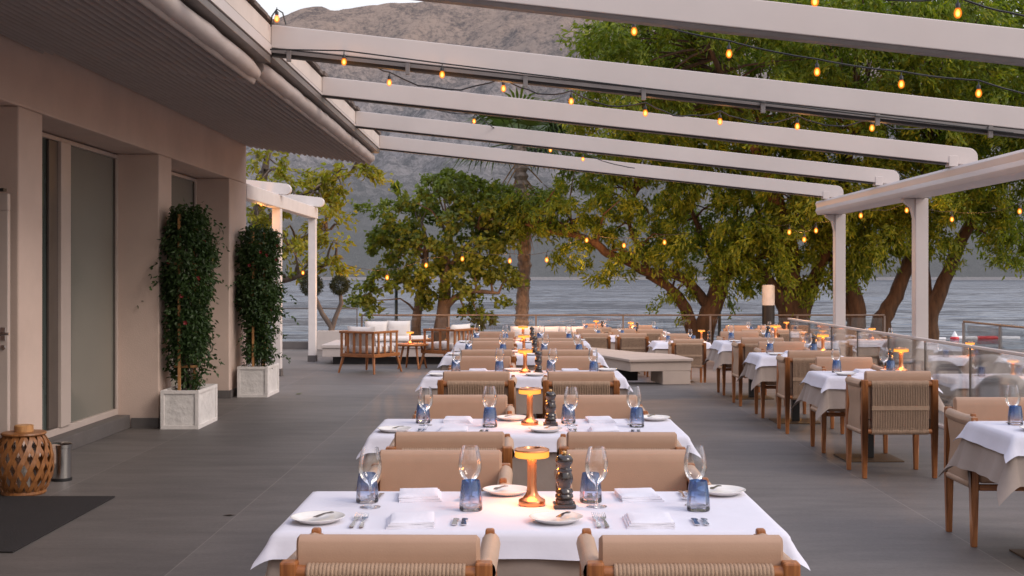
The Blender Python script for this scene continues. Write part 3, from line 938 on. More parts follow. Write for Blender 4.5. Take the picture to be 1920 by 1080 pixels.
string_lights('far festoon of amber bulbs strung from the fig tree to the leaning tree',
              [(726, 521, 27.6), (799, 498, 28.2), (867, 486, 27.8), (956, 490, 27.8), (1025, 488, 27.4), (1100, 451, 28.2), (1170, 461, 27.5), (1246, 455, 27.5)],
              (at(650, 500, 27), at(1330, 430, 28)), sag=0.05, scale=2.0, glow=48)
string_lights('far festoon of amber bulbs glowing among the leaves behind the white posts',
              [(1480, 436, 26.5), (1508, 450, 25.5), (1530, 433, 26.2), (1614, 405, 25.5), (1700, 395, 26.5), (1785, 412, 26.5), (1912, 397, 25)],
              (at(1420, 420, 27), at(1990, 380, 25)), sag=0.08, scale=2.0, glow=48)
string_lights('pair of amber bulbs on the small far pergola', [(490, 383, 19.2), (568, 512, 23.4)],
              (at(470, 372, 18.6), at(612, 470, 24)), sag=0.01, scale=1.4, glow=6)


# ------------------------------------------------------------------ dining chair
def make_chair(name='dining_chair'):
    r = empty(name, (0, 0, 0)); r['category'] = 'chair'
    for sx in (-1, 1):
        b = MB()
        b.taper((sx * .28, -.215, 0), (sx * .28, -.215, .40), .017, .025)
        b.taper((sx * .28, -.215, .40), (sx * .28, -.215, .785), .025, .024)
        b.build('leg', M['teak'], r, bevel=0.006)
        b = MB()
        b.taper((sx * .28, .215, 0), (sx * .28, .215, .40), .017, .025)
        b.taper((sx * .28, .215, .40), (sx * .28, .215, .77), .025, .020)
        b.taper((sx * .28, .205, .7701), (sx * .28, .205, .792), .016, .014)
        b.build('leg', M['teak'], r, bevel=0.006)
        # arm: leather sleeve over the top side rail, sling panel below
        def sleeve(u, v, sx=sx):
            y_ = -.188 + .428 * u
            a = v * 2 * PI
            k = 1.0 if u < .9 else math.sqrt(max(0.0, 1 - ((u - .9) / .1) ** 2))
            return (sx * .283 + .031 * k * math.cos(a) * sx, y_, .748 + .035 * k * math.sin(a) - 0.006 * math.sin(u * PI))
        MB().grid(sleeve, 30, 12).build('armrest', M['leather_arm'], r, smooth=60)
        sp = MB()
        for off in (0.014, -0.014):
            def pan(u, v, sx=sx, off=off):
                y_ = (-.185 + .37 * u); z = .375 + .36 * v
                pinch = 1 - 0.16 * math.sin(v * PI)
                return (sx * (.283 + off + 0.004 * math.sin(v * 9)), y_ * pinch, z)
            sp.grid(pan, 6, 10)
        sp.build('side_panel', M['leather_arm'], r, smooth=60)
        rl = MB().tube([(sx * .283, -.19, .365), (sx * .283, .19, .365)], .024, 12)
        rl.build('side_rail', M['leather_arm'], r, smooth=60)
    for z in (.752, .375):
        MB().tube([(-.256, -.215, z), (.256, -.215, z)], .021, 10).build('rail', M['teak_x'], r, smooth=60)
        def roll(u, v, z=z):
            a = v * 2 * PI
            g_ = .0030 * abs(math.sin(u * 40 * PI)) - .002
            return (-.228 + .456 * u, -.215 + (.027 + g_) * math.cos(a), z + (.027 + g_) * math.sin(a))
        MB().grid(roll, 40 * 4, 14).build('rail_sleeve', M['rope'], r, smooth=60)
    NC = 34
    rb = MB()
    for k in range(NC):
        x = -.2255 + .451 * (k + .5) / NC
        rb.tube([(x, -.238, .375), (x, -.236, .47), (x, -.236, .66), (x, -.238, .752)], .0049, 6, cap=False)
    rb.box(-.228, .228, -.2445, -.2285, .545, .578)
    rb.build('rope_back', M['rope'], r, smooth=60)
    MB().box(-.229, .229, -.222, -.206, .385, .74).build('gap_shade_sheet', M['cord_gap_shade'], r, smooth=0)  # added dark sheet standing in for the shade between the cords
    # back cushion, leaning, rounded
    pd = MB()
    def pad(u, v):
        x = -.267 + .534 * u
        # rounded profile through v: up the rear side, over the top, down the front
        H = .852; B = .470; th = .058
        if v < .4:
            t = v / .4; y_, z = -.188 - .010 * t, B + (H - .022 - B) * t
        elif v < .6:
            t = (v - .4) / .2; a = PI - t * PI
            y_, z = -.198 + th / 2 + th / 2 * math.cos(a), H - .022 + .022 * math.sin(a)
        else:
            t = (v - .6) / .4; y_, z = -.198 + th + .030 * t, H - .022 - (H - .022 - B) * t
        e = min(u, 1 - u)
        k = min(1.0, e / .020)
        sh = math.sqrt(max(0, 1 - (1 - k) ** 2))
        yc = -.166
        z = z - (1 - sh) * .012 * (1 if z > .7 else 0)
        return (x, yc + (y_ - yc) * (0.35 + 0.65 * sh), z)
    us = 54
    pd.grid(pad, us, 22)
    # close the sides
    n_ = 23
    pd.f.append(tuple(range(0, n_))); pd.mi.append(0)
    pd.f.append(tuple(us * n_ + i for i in range(n_ - 1, -1, -1))); pd.mi.append(0)
    pd.build('back_cushion', M['leather'], r, smooth=50)
    st = MB().box(-.252, .252, -.19, .225, .375, .468)
    st.build('seat', M['leather'], r, bevel=0.028, seg=3, smooth=60)
    MB().box(-.254, .254, .200, .232, .335, .372).build('front_rail', M['teak_x'], r, bevel=0.006)
    return r


CHAIR = make_chair()


# ------------------------------------------------------------------ table pieces
def cloth_mesh(name, L, W, drop, m, seed, flare=0.35, amp=0.012, z0=0.0, step=0.03, corner=1.0):
    rd = random.Random(seed)
    ph = [rd.uniform(0, 6.28) for _ in range(6)]
    nx = int((L + 2 * drop) / step); ny = int((W + 2 * drop) / step)
    cr = 0.014

    def fn(u, v):
        x = (u - .5) * (L + 2 * drop); y_ = (v - .5) * (W + 2 * drop)
        ax = max(0, abs(x) - L / 2); ay = max(0, abs(y_) - W / 2)
        sx = 1 if x > 0 else -1; sy = 1 if y_ > 0 else -1
        bx = max(-L / 2, min(L / 2, x)); by = max(-W / 2, min(W / 2, y_))
        r = math.hypot(ax, ay)
        if r < 1e-9:
            zz = 0.0022 * math.sin(x * 7 + ph[0]) * math.sin(y_ * 9 + ph[1])
            for q_ in (x - L * .24, x + L * .25, y_ - .01):
                zz += .0032 * math.exp(-(q_ / .013) ** 2)
            return (x, y_, z0 + zz * .6)
        dx, dy = ax / r * sx, ay / r * sy
        cornerness = (2 * ax * ay / (r * r))
        s = bx * 9 + by * 9
        rip = math.sin(s * 1.3 + ph[2]) * .6 + math.sin(s * 2.9 + ph[3]) * .4
        # near corners the skirt flares out, in the middle it hangs almost straight
        near = max(0.0, 1 - (min(L / 2 - abs(bx) if ax == 0 else 0, W / 2 - abs(by) if ay == 0 else 0)) / 0.28) if cornerness < .01 else 1.0
        fl_ = flare * (0.18 + 0.55 * near * near + 0.55 * cornerness * corner)
        t = r / drop
        out = cr * min(1, r / cr) + fl_ * r * (0.55 + 0.45 * t) + amp * rip * min(1, t) * (1 - .5 * cornerness)
        dn = -(r - cr * .4 * min(1, r / cr)) * (1 - 0.35 * fl_ * fl_)
        dn += 0.004 * math.sin(s * .9 + ph[4]) * t
        return (bx + dx * out, by + dy * out, z0 + dn)
    mb = MB().grid(fn, nx, ny)
    return mb.mesh(name, m, smooth=70)


def cloth_obj(kind, me, loc, label, group):
    o = bpy.data.objects.new(kind, me); col.objects.link(o); o.location = loc
    return tag(o, label, 'tablecloth', group)


def make_table(L, W):
    r = empty('dining_table', (0, 0, 0)); r['category'] = 'table'
    MB().box(-L / 2 + .004, L / 2 - .004, -W / 2 + .004, W / 2 - .004, .70, .738).build('tabletop', M['frame_dark'], r, bevel=0.005)
    xs = [0.0] if L < 1.3 else [-L / 4, L / 4]
    for x in xs:
        MB().box(x - .04, x + .04, -.04, .04, .012, .699).build('column', M['black'], r, bevel=0.004)
        MB().box(x - .25, x + .25, -.22, .22, .0, .0115).build('base_plate', M['bronze'], r, bevel=0.003)
    return r


def make_lamp():
    r = empty('table_lamp', (0, 0, 0)); r['category'] = 'table lamp'
    b = MB()
    b.lathe([(0, 0), (.049, 0), (.050, .003), (.050, .017), (.048, .020), (.036, .026), (.026, .036), (.020, .050), (.0175, .075), (.0175, .180), (0, .180)], 32)
    b.build('stem', M['copper'], r, smooth=40)
    b = MB()
    b.lathe([(.018, .1775), (.061, .1775), (.064, .180), (.064, .200), (.018, .200)], 40)
    b.build('diffuser', M['lamp_glow'], r, smooth=40)
    b = MB()
    b.lathe([(.0, .201), (.0645, .201), (.066, .203), (.065, .207), (.060, .2095), (.040, .2105), (.036, .2125), (.031, .2125), (.028, .206), (0, .205)], 40)
    b.build('cap', M['copper'], r, smooth=40)
    li = bpy.data.lights.new('lamp_light', 'AREA'); li.shape = 'DISK'; li.size = .125; li.energy = 1.8; li.color = (1.0, .33, .07)
    lo = bpy.data.objects.new('lamp_light', li); col.objects.link(lo); lo.parent = r; lo.location = (0, 0, .1755)
    return r


LAMP = make_lamp()


def make_grinder():
    r = empty('pepper_mill', (0, 0, 0)); r['category'] = 'pepper mill'
    b = MB()
    k = 1.0
    b.lathe([(0, .0155), (.033, .0155), (.033, .028), (.029, .031), (.034, .037), (.033, .046), (.029, .050), (.033, .056), (.030, .066), (.024, .072),
             (.024, .080), (.030, .092), (.033, .104), (.031, .118), (.026, .130), (.029, .134), (.029, .139), (.022, .146), (.024, .155),
             (.031, .164), (.033, .174), (.030, .184), (.020, .192), (.010, .194), (0, .194)], 24)
    b.build('body', M['grinder'], r, smooth=40)
    MB().box(-.042, .042, -.042, .042, 0, .015).build('foot', M['grinder'], r, bevel=0.004)
    MB().lathe([(0, .1945), (.009, .1945), (.011, .200), (.009, .206), (0, .208)], 14).build('knob', M['brass'], r, smooth=50)
    return r


MILL = make_grinder()


def make_wine_glass():
    b = MB()
    b.lathe([(0, .0), (.038, .0), (.0385, .0015), (.020, .0045), (.006, .009), (.0040, .02), (.0036, .055), (.0045, .078), (.010, .086), (.022, .095), (.034, .110), (.0415, .130),
             (.0435, .146), (.0425, .165), (.039, .186), (.034, .206), (.0305, .220)], 28)
    o = bpy.data.objects.new('wine_glass', b.mesh('wine_glass', M['wine_glass'], smooth=60)); col.objects.link(o)
    o['category'] = 'wine glass'
    return o


def make_tumbler():
    b = MB()
    b.lathe([(.0425, .011), (.0425, .016), (.041, .045), (.037, .080), (.0325, .108), (.0315, .1085), (.036, .080), (.0398, .045), (.0408, .018)], 28)
    o = bpy.data.objects.new('tumbler', b.mesh('tumbler', M['tumbler'], smooth=50)); col.objects.link(o)
    o['category'] = 'tumbler'
    bb = MB().lathe([(0, .0), (.0405, .0), (.0425, .003), (.0425, .0105), (.0400, .0135), (0, .0115)], 28)
    bb.build('base', M['tumbler_base'], o, smooth=50)
    return o


def make_plate():
    b = MB().lathe([(0, .004), (.055, .004), (.060, .0045), (.078, .013), (.0915, .019), (.0935, .0195), (.0945, .0185), (.080, .010), (.062, .001), (.058, 0), (0, 0)], 40)
    o = bpy.data.objects.new('plate', b.mesh('plate', M['porcelain'], smooth=60)); col.objects.link(o)
    o['category'] = 'plate'
    return o


def make_napkin():
    b = MB()
    # folded cloth: three layers, each a soft slab, with a rolled fold on the near edge
    for k in range(3):
        def lay(u, v, k=k):
            x = (u - .5) * (.160 - .006 * k); y_ = (v - .5) * (.195 - .008 * k)
            e = min(min(u, 1 - u) * .16, min(v, 1 - v) * .195)
            z = .0068 * (k + 1) - .004 * math.exp(-e / .006) + .0016 * math.sin(x * 40 + k) * math.sin(y_ * 30 + k)
            return (x + .004 * k, y_ + .003 * math.sin(x * 30), z + .001)
        b.grid(lay, 14, 14)
        n0 = len(b.v) - 15 * 15
        ring = [n0 + i * 15 for i in range(15)] + [n0 + 14 * 15 + j for j in range(1, 15)] + \
               [n0 + i * 15 + 14 for i in range(13, -1, -1)] + [n0 + j for j in range(13, 0, -1)]
        low = len(b.v)
        for i in ring:
            x, y_, z = b.v[i]
            b.v.append((x * 1.012, y_ * 1.012, z - .0058))
        m_ = len(ring)
        for i in range(m_):
            b.f.append((ring[i], low + i, low + (i + 1) % m_, ring[(i + 1) % m_])); b.mi.append(0)
    o = bpy.data.objects.new('napkin', b.mesh('napkin', M['napkin'], smooth=60)); col.objects.link(o)
    o['category'] = 'napkin'
    return o


def outline_solid(pts, zf, th):
    """flat outline (x, y) made into a thin solid whose height follows zf(y)"""
    b = MB()
    m_ = len(pts)
    b.add([(x, y_, zf(y_) + th) for x, y_ in pts] + [(x, y_, zf(y_)) for x, y_ in pts],
          [tuple(range(m_)), tuple(range(2 * m_ - 1, m_ - 1, -1))] + [(j, j + m_, (j + 1) % m_ + m_, (j + 1) % m_) for j in range(m_)])
    return b


def make_fork():
    b = MB()
    zf = lambda y_: .003 + .010 * max(0, (y_ - .02) / .08) ** 1.0 * (1 if y_ < .1 else 1) if y_ > .02 else .003 + .004 * abs(math.sin((y_ + .1) * 12))
    hp = [(-.007, -.100), (.007, -.100), (.0085, -.09), (.0035, -.01), (.0035, .025), (.011, .042), (.0115, .052), (-.0115, .052), (-.011, .042), (-.0035, .025), (-.0035, -.01), (-.0085, -.09)]
    b2 = outline_solid(hp, zf, .0028)
    b.add(b2.v, b2.f)
    for k in range(4):
        x = -.0098 + k * .0065
        b2 = outline_solid([(x - .0015, .050), (x + .0015, .050), (x + .001, .098), (x - .001, .098)], zf, .0022)
        b.add(b2.v, b2.f)
    o = bpy.data.objects.new('fork', b.mesh('fork', M['steel'], smooth=40)); col.objects.link(o)
    o['category'] = 'fork'
    return o


def make_knife():
    hp = [(-.0065, -.105), (.0065, -.105), (.008, -.095), (.005, 0), (.0055, .012), (.0115, .03), (.0125, .06), (.009, .09), (.001, .104), (-.004, .10), (-.0055, .012), (-.005, 0), (-.008, -.095)]
    b = outline_solid(hp, lambda y_: .002 + .003 * abs(math.sin((y_ + .1) * 14)), .003)
    o = bpy.data.objects.new('knife', b.mesh('knife', M['steel'], smooth=40)); col.objects.link(o)
    o['category'] = 'knife'
    return o


GLASS, TUMB, PLATE, NAP, FORK, KNIFE = make_wine_glass(), make_tumbler(), make_plate(), make_napkin(), make_fork(), make_knife()
TT = 0.7515   # level on which things stand on a cloth
jit = random.Random(3)


def put(proto, cx, cy, dx, dy, rz, label, group, z=TT, j=.006):
    return place(proto, (cx + dx + jit.uniform(-j, j), cy + dy + jit.uniform(-j, j), z), rz + jit.uniform(-.06, .06), label, group)


# ------------------------------------------------------------------ middle row of tables
CT = [(0.04, 4.405, 'front'), (0.055, 6.85, 'second'), (0.05, 10.6, 'third'), (0.05, 13.3, 'fourth'), (0.05, 15.8, 'fifth')]
CH = [[(-.375, 3.66), (.50, 3.655), (-.34, 5.04), (.47, 5.045)],
      [(-.335, 5.99), (.505, 5.98), (-.335, 7.48), (.49, 7.475)],
      [(-.33, 9.74), (.50, 9.72), (-.34, 11.24), (.48, 11.23)],
      [(-.33, 12.6), (.50, 12.6), (-.32, 13.94), (.5, 13.95)],
      [(-.33, 14.97), (.50, 14.95), (-.32, 16.4), (.5, 16.42)]]
T170 = make_table(1.70, .75)
for ti, (cx, cy, od) in enumerate(CT):
    T = f'{od} table of the middle row'
    place(T170, (cx, cy, 0), 0, f'long rectangular dining table under cloths, {T}', 'tables of the middle row')
    cm = cloth_mesh('tablecloth', 1.70, .75, .098, M['cloth_white'], 10 + ti, flare=.42, amp=.005, step=.018)
    cloth_obj('tablecloth', cm, (cx, cy, .7495), f'white overlay cloth with flared corners on the {T}', 'white cloths of the middle row')
    um = cloth_mesh('undercloth', 1.70, .75, .31, M['cloth_taupe'], 30 + ti, flare=.22, amp=.012, step=.035)
    cloth_obj('undercloth', um, (cx, cy, .7425), f'taupe undercloth hanging below the white one, {T}', 'taupe undercloths of the middle row')
    nm = ('left near seat', 'right near seat', 'left far seat', 'right far seat')
    for k, (x, y_) in enumerate(CH[ti]):
        place(CHAIR, (x, y_, 0), (0 if k < 2 else PI) + jit.uniform(-.035, .035), f'tan leather teak chair, {nm[k]} of the {T}', 'chairs of the middle row')
    put(LAMP, cx, cy, .01, .078, 0, f'lit copper table lamp standing on the {T}', 'lamps of the middle row', j=.002)
    put(MILL, cx, cy, .128, .03, 0.05, f'dark turned pepper mill beside the lamp on the {T}', 'pepper mills of the middle row', j=.002)
    nears = [('left near place', -.42, 1), ('right near place', .413, 1), ('left far place', -.415, -1), ('right far place', .43, -1)]
    for pn, ox, s in nears:
        if s > 0:
            nx, ny = ox, -.250
            gl = (ox + .20, .065); tb = (ox + .205, -.032)
            plx, ply = ox - .32, -.235
        else:
            nx, ny = ox, .240
            gl = (ox - .178, .03); tb = (ox - .195, .135)
            plx, ply = ox + .325, .30
        put(NAP, cx, cy, nx, ny, (0 if s > 0 else PI) + .03, f'folded white napkin at the {pn} of the {T}', 'folded napkins')
        put(GLASS, cx, cy, *gl, 0, f'clear wine glass of the {pn} on the {T}', 'wine glasses')
        put(TUMB, cx, cy, *tb, 0, f'blue-tinted tumbler of the {pn} on the {T}', 'blue tumblers')
        put(PLATE, cx, cy, plx, ply, 0, f'white bread plate of the {pn} on the {T}', 'bread plates')
        if ti < 2:
            o = put(KNIFE, cx, cy, plx + .02 * s, ply + .01, (0 if s > 0 else PI) - .45, f'butter knife on the plate of the {pn}, {T}', 'butter knives', z=TT + .018, j=.004)
            o.scale = (1.25, .5, 1.0)
            for q, w_ in ((-1, 'outer'), (1, 'inner')):
                fx = ox - .17 * s + q * .013 * s
                put(FORK, cx, cy, fx - (0 if s > 0 else -.01), ny, 0 if s > 0 else PI, f'{w_} steel fork of the {pn} on the {T}', 'forks', j=.002)
                kx = ox + .175 * s + q * .016 * s
                put(KNIFE, cx, cy, kx, ny - .004, 0 if s > 0 else PI, f'{"inner" if q < 0 else "outer"} steel knife of the {pn} on the {T}', 'knives', j=.002)

# ------------------------------------------------------------------ tables along the glass rail
RT = [(3.12, 6.80, 'front'), (3.09, 10.60, 'second'), (3.07, 13.30, 'third'), (3.10, 15.93, 'fourth')]
T95 = make_table(.88, .64)
for ti, (cx, cy, od) in enumerate(RT):
    T = f'{od} table beside the glass rail'
    place(T95, (cx, cy, 0), 0, f'small pedestal dining table under cloths, {T}', 'tables beside the glass rail')
    cm = cloth_mesh('tablecloth', .88, .64, .115, M['cloth_white'], 50 + ti, flare=.40, amp=.008, step=.022)
    cloth_obj('tablecloth', cm, (cx, cy, .7495), f'white overlay cloth with hanging corners on the {T}', 'white cloths beside the glass rail')
    um = cloth_mesh('undercloth', .88, .64, .27, M['cloth_taupe'], 70 + ti, flare=.32, amp=.02, step=.03)
    cloth_obj('undercloth', um, (cx, cy, .7425), f'taupe undercloth with drooping corners on the {T}', 'taupe undercloths beside the glass rail')
    if ti > 0:
        place(CHAIR, (3.03, cy - .835, 0), jit.uniform(-.03, .03), f'tan leather teak chair on the near side of the {T}', 'chairs beside the glass rail')
    place(CHAIR, (2.985 if ti == 0 else 3.06, cy + .53, 0), PI + jit.uniform(-.03, .03), f'tan leather teak chair on the far side of the {T}', 'chairs beside the glass rail')
    put(LAMP, cx, cy, .36, .22, 0, f'lit copper table lamp at the rail end of the {T}', 'lamps beside the glass rail', j=.004)
    put(MILL, cx, cy, .255, .20, 0, f'dark turned pepper mill beside the lamp on the {T}', 'pepper mills beside the glass rail', j=.004)
    for s, pn in ((1, 'near place'), (-1, 'far place')):
        gx = -.235 if s < 0 else .19
        put(GLASS, cx, cy, gx, .20 if s < 0 else .17, 0, f'clear wine glass of the {pn} on the {T}', 'wine glasses')
        put(TUMB, cx, cy, gx + (-.02 if s < 0 else .03), .11 if s < 0 else .07, 0, f'blue-tinted tumbler of the {pn} on the {T}', 'blue tumblers')
        put(PLATE, cx, cy, -.25 * s, -.17 * s, 0, f'white bread plate of the {pn} on the {T}', 'bread plates')
        put(NAP, cx, cy, .02, -.19 * s, 0, f'folded white napkin at the {pn} of the {T}', 'folded napkins')

# ------------------------------------------------------------------ glass rail beside them
gr = empty('glass_rail', (4.50, 13.5, 0), 0, 'frameless glass balustrade with a pale top rail beside the right tables', 'balustrade')
rel(MB().box(4.475, 4.525, 4.0, 19.95, .895, .925), gr).build('top_rail', M['white_alu'], gr, bevel=0.006)
rel(MB().box(4.485, 4.535, 4.0, 18.05, 0.001, .032), gr).build('channel', M['white_alu'], gr, bevel=0.004)
ys = np.linspace(4.0, 19.9, 13)
for a, b_ in zip(ys, ys[1:]):
    rel(MB().box(4.495, 4.505, a + .012, b_ - .012, .034 if b_ < 18.1 else -.25, .894), gr).build('glass_panel', M['rail_glass'], gr, smooth=0)
    rel(MB().box(4.492, 4.508, b_ - .009, b_ + .009, .034 if b_ < 18.1 else -.25, .893), gr).build('joint', M['frame_dark'], gr, smooth=0)


# ------------------------------------------------------------------ lower terrace furniture
def make_grey_chair():
    r = empty('upholstered_chair', (0, 0, 0)); r['category'] = 'chair'
    for sx in (-1, 1):
        for sy in (-1, 1):
            MB().taper((sx * .25, sy * .22, 0), (sx * .22, sy * .20, .36), .012, .018).build('leg', M['black'], r, bevel=0.003)
    MB().box(-.25, .25, -.22, .26, .36, .47).build('seat', M['grey_fabric'], r, bevel=0.04, seg=3, smooth=60)
    def shell(u, v):
        a = -PI * .42 + PI * .84 * u
        top = .86 - .16 * abs(2 * u - 1) ** 3
        if v < .5: rr = .30; z = .40 + (top - .40) * (v / .5)
        else: rr = .25; z = top - (top - .40) * ((v - .5) / .5)
        return (rr * 1.02 * math.sin(a), -.02 - rr * .95 * math.cos(a), z)
    MB().grid(shell, 20, 20).build('backrest', M['grey_fabric'], r, smooth=60)
    return r


GCHAIR = make_grey_chair()
LT = [  # x, y, length, lamp offset, kind of chair, description of the table
    (2.98, 22.05, .95, (.40, .10), 'tan', 'lower table right behind the stone bench'),
    (1.85, 24.25, 1.35, None, 'tan', 'lower long table left of the leaning tree'),
    (1.75, 26.9, .95, (.0, .1), 'tan', 'lower table farthest towards the palm'),
    (2.75, 26.0, .95, (-.31, .0), 'tan', 'lower table in front of the leaning tree'),
    (5.25, 25.9, 1.35, (.61, .3), 'tan', 'lower table before the striped pile'),
    (5.75, 14.35, 1.30, (.08, -.2), 'grey', 'nearest lower table behind the glass'),
    (6.55, 17.8, 1.10, (.18, .1), 'grey', 'lower table behind the near white post'),
    (6.85, 22.6, 1.10, (-.10, .3), 'grey', 'lower table near the thick tree'),
    (5.35, 21.4, .95, (-.22, .2), 'tan', 'lower table past the rail end'),
    (8.0, 14.9, 1.10, (.2, .1), 'grey', 'lower table at the seaside edge'),
]
lowt = {}
for ti, (cx, cy, L_, lo, kind, T) in enumerate(LT):
    if L_ not in lowt:
        lowt[L_] = make_table(L_, .75)
    place(lowt[L_], (cx, cy, LOW), 0, f'cloth-covered {T}', 'tables of the lower terrace')
    cloth_obj('tablecloth', cloth_mesh('tablecloth', L_, .75, .115, M['cloth_white'], 90 + ti, flare=.5, amp=.008, step=.035), (cx, cy, LOW + .7495),
              f'white cloth on the {T}', 'white cloths of the lower terrace')
    cloth_obj('undercloth', cloth_mesh('undercloth', L_, .75, .27, M['cloth_taupe'], 120 + ti, flare=.35, amp=.015, step=.045), (cx, cy, LOW + .7425),
              f'taupe undercloth on the {T}', 'taupe undercloths of the lower terrace')
    cp = CHAIR if kind == 'tan' else GCHAIR
    cn = 'tan teak chair' if kind == 'tan' else 'grey rounded chair'
    xs = [0] if L_ < 1.3 else [-.36, .36]
    for k, dx in enumerate(xs):
        sd = '' if len(xs) == 1 else ('left ', 'right ')[k]
        place(cp, (cx + dx, cy - .85, LOW), jit.uniform(-.08, .08), f'{cn}, {sd}near side of the {T}', 'chairs of the lower terrace')
        place(cp, (cx + dx, cy + .80, LOW), PI + jit.uniform(-.08, .08), f'{cn}, {sd}far side of the {T}', 'chairs of the lower terrace')
    if lo:
        put(LAMP, cx, cy, lo[0], lo[1], 0, f'lit copper table lamp on the {T}', 'lamps of the lower terrace', z=LOW + TT)
        if kind == 'tan':
            put(MILL, cx, cy, lo[0] + .13, lo[1] - .05, 0, f'dark pepper mill beside the lamp on the {T}', 'pepper mills of the lower terrace', z=LOW + TT)
    for s, pn in ((1, 'near place'), (-1, 'far place')):
        gx = -.28 if s < 0 else .20
        put(GLASS, cx, cy, gx, .08 + .05 * s, 0, f'clear wine glass, {pn} of the {T}', 'wine glasses', z=LOW + TT)
        put(TUMB, cx, cy, gx + .05, .0 + .04 * s, 0, f'blue tumbler, {pn} of the {T}', 'blue tumblers', z=LOW + TT)


# ------------------------------------------------------------------ benches, lounge
def slab(poly, z0, z1):
    b = MB(); n_ = len(poly)
    b.add([(x, y_, z0) for x, y_ in poly] + [(x, y_, z1) for x, y_ in poly],
          [tuple(range(n_ - 1, -1, -1)), tuple(range(n_, 2 * n_))] + [(i, (i + 1) % n_, (i + 1) % n_ + n_, i + n_) for i in range(n_)])
    return b


sbn = empty('stone_bench', (2.3, 18.2, 0), 0, 'pale angular stone bench ending beside the right tables', 'bench')
pol = [(1.64, 17.75), (2.62, 17.95), (2.45, 19.0), (1.9, 19.6), (1.0, 21.4), (.55, 21.0)]
rel(slab(pol, .345, .385), sbn).build('seat_slab', M['bench_stone'], sbn, bevel=0.008)
pol2 = [(1.66, 17.79), (2.59, 17.98), (2.42, 18.97), (1.87, 19.57), (.99, 21.34), (.58, 20.99)]
rel(slab(pol2, .20, .344), sbn).build('apron', M['bench_stone'], sbn, bevel=0.006)
rel(slab([(2.15, 17.885), (2.58, 17.985), (2.43, 18.9), (2.05, 18.6)], 0.0, .199), sbn).build('foot', M['bench_stone'], sbn, bevel=0.006)
rel(slab([(1.5, 18.6), (1.85, 18.6), (1.0, 20.8), (.75, 20.8)], 0.0, .199), sbn).build('plinth', M['black'], sbn)

wbn = empty('low_bench', (-3.0, 22.0, 0), 0, 'long low white bench with a dark recessed base behind the lounge chairs', 'bench')
pol = [(-3.62, 22.0), (.3, 22.0), (.3, 22.5), (-3.0, 22.9), (-3.0, 23.8), (-3.62, 23.8)]
rel(slab(pol, .30, .36), wbn).build('seat_slab', M['bench_white'], wbn, bevel=0.008)
pol = [(-3.60, 22.02), (.28, 22.02), (.28, 22.48), (-3.02, 22.88), (-3.02, 23.78), (-3.60, 23.78)]
rel(slab(pol, .14, .299), wbn).build('apron', M['bench_white'], wbn, bevel=0.006)
pol = [(-3.42, 22.12), (.2, 22.12), (.2, 22.4), (-3.2, 22.8), (-3.2, 23.6), (-3.42, 23.6)]
rel(slab(pol, 0, .139), wbn).build('plinth', M['black'], wbn)
lw_ = empty('garden_wall', (-5, 27.0, 0), 0, 'low white parapet under the glass panels at the terrace end', 'wall')
rel(MB().box(-9, -3.5, 26.82, 27.1, 0.0, .16), lw_).build('kerb', M['skirting'], lw_, bevel=0.006)
rel(MB().box(-4.45, -3.5, 26.5, 26.8, 0.0, .42), lw_).build('planting_bed', M['bench_white'], lw_, bevel=0.01)
g2 = empty('glass_rail', (-5, 27.0, 0), 0, 'glass balustrade at the far end of the terrace, behind the small pergola', 'balustrade')
rel(MB().box(-9, -3.62, 26.93, 26.98, .885, .915), g2).build('top_rail', M['grey_metal'], g2, bevel=0.005)
for a in (-9, -7.2, -5.4):
    rel(MB().box(a + .02, a + 1.76, 26.95, 26.96, .161, .884), g2).build('glass_panel', M['rail_glass'], g2, smooth=0)
    rel(MB().box(a + 1.765, a + 1.785, 26.945, 26.965, .161, .884), g2).build('joint', M['frame_dark'], g2, smooth=0)


def cushion(mb_w, mb_h, mb_t, name, parent, loc, rx=0, rz=0, m='cushion'):
    b = MB()
    def top(u, v, s):
        x = (u - .5) * mb_w; y_ = (v - .5) * mb_h
        e = (1 - abs(2 * u - 1) ** 3.2) * (1 - abs(2 * v - 1) ** 3.2)
        ear = 1 + .05 * (abs(2 * u - 1) * abs(2 * v - 1)) ** 3
        return (x * ear, s * mb_t / 2 * max(0.0, e) ** .55 + .004 * math.sin(x * 21) * math.sin(y_ * 17), y_ * ear)
    b.grid(lambda u, v: top(u, v, 1), 12, 12)
    b.grid(lambda u, v: top(u, v, -1), 12, 12)
    o = b.build(name, M[m], parent, smooth=80)
    o.location = loc; o.rotation_euler = (rx, 0, rz)
    return o


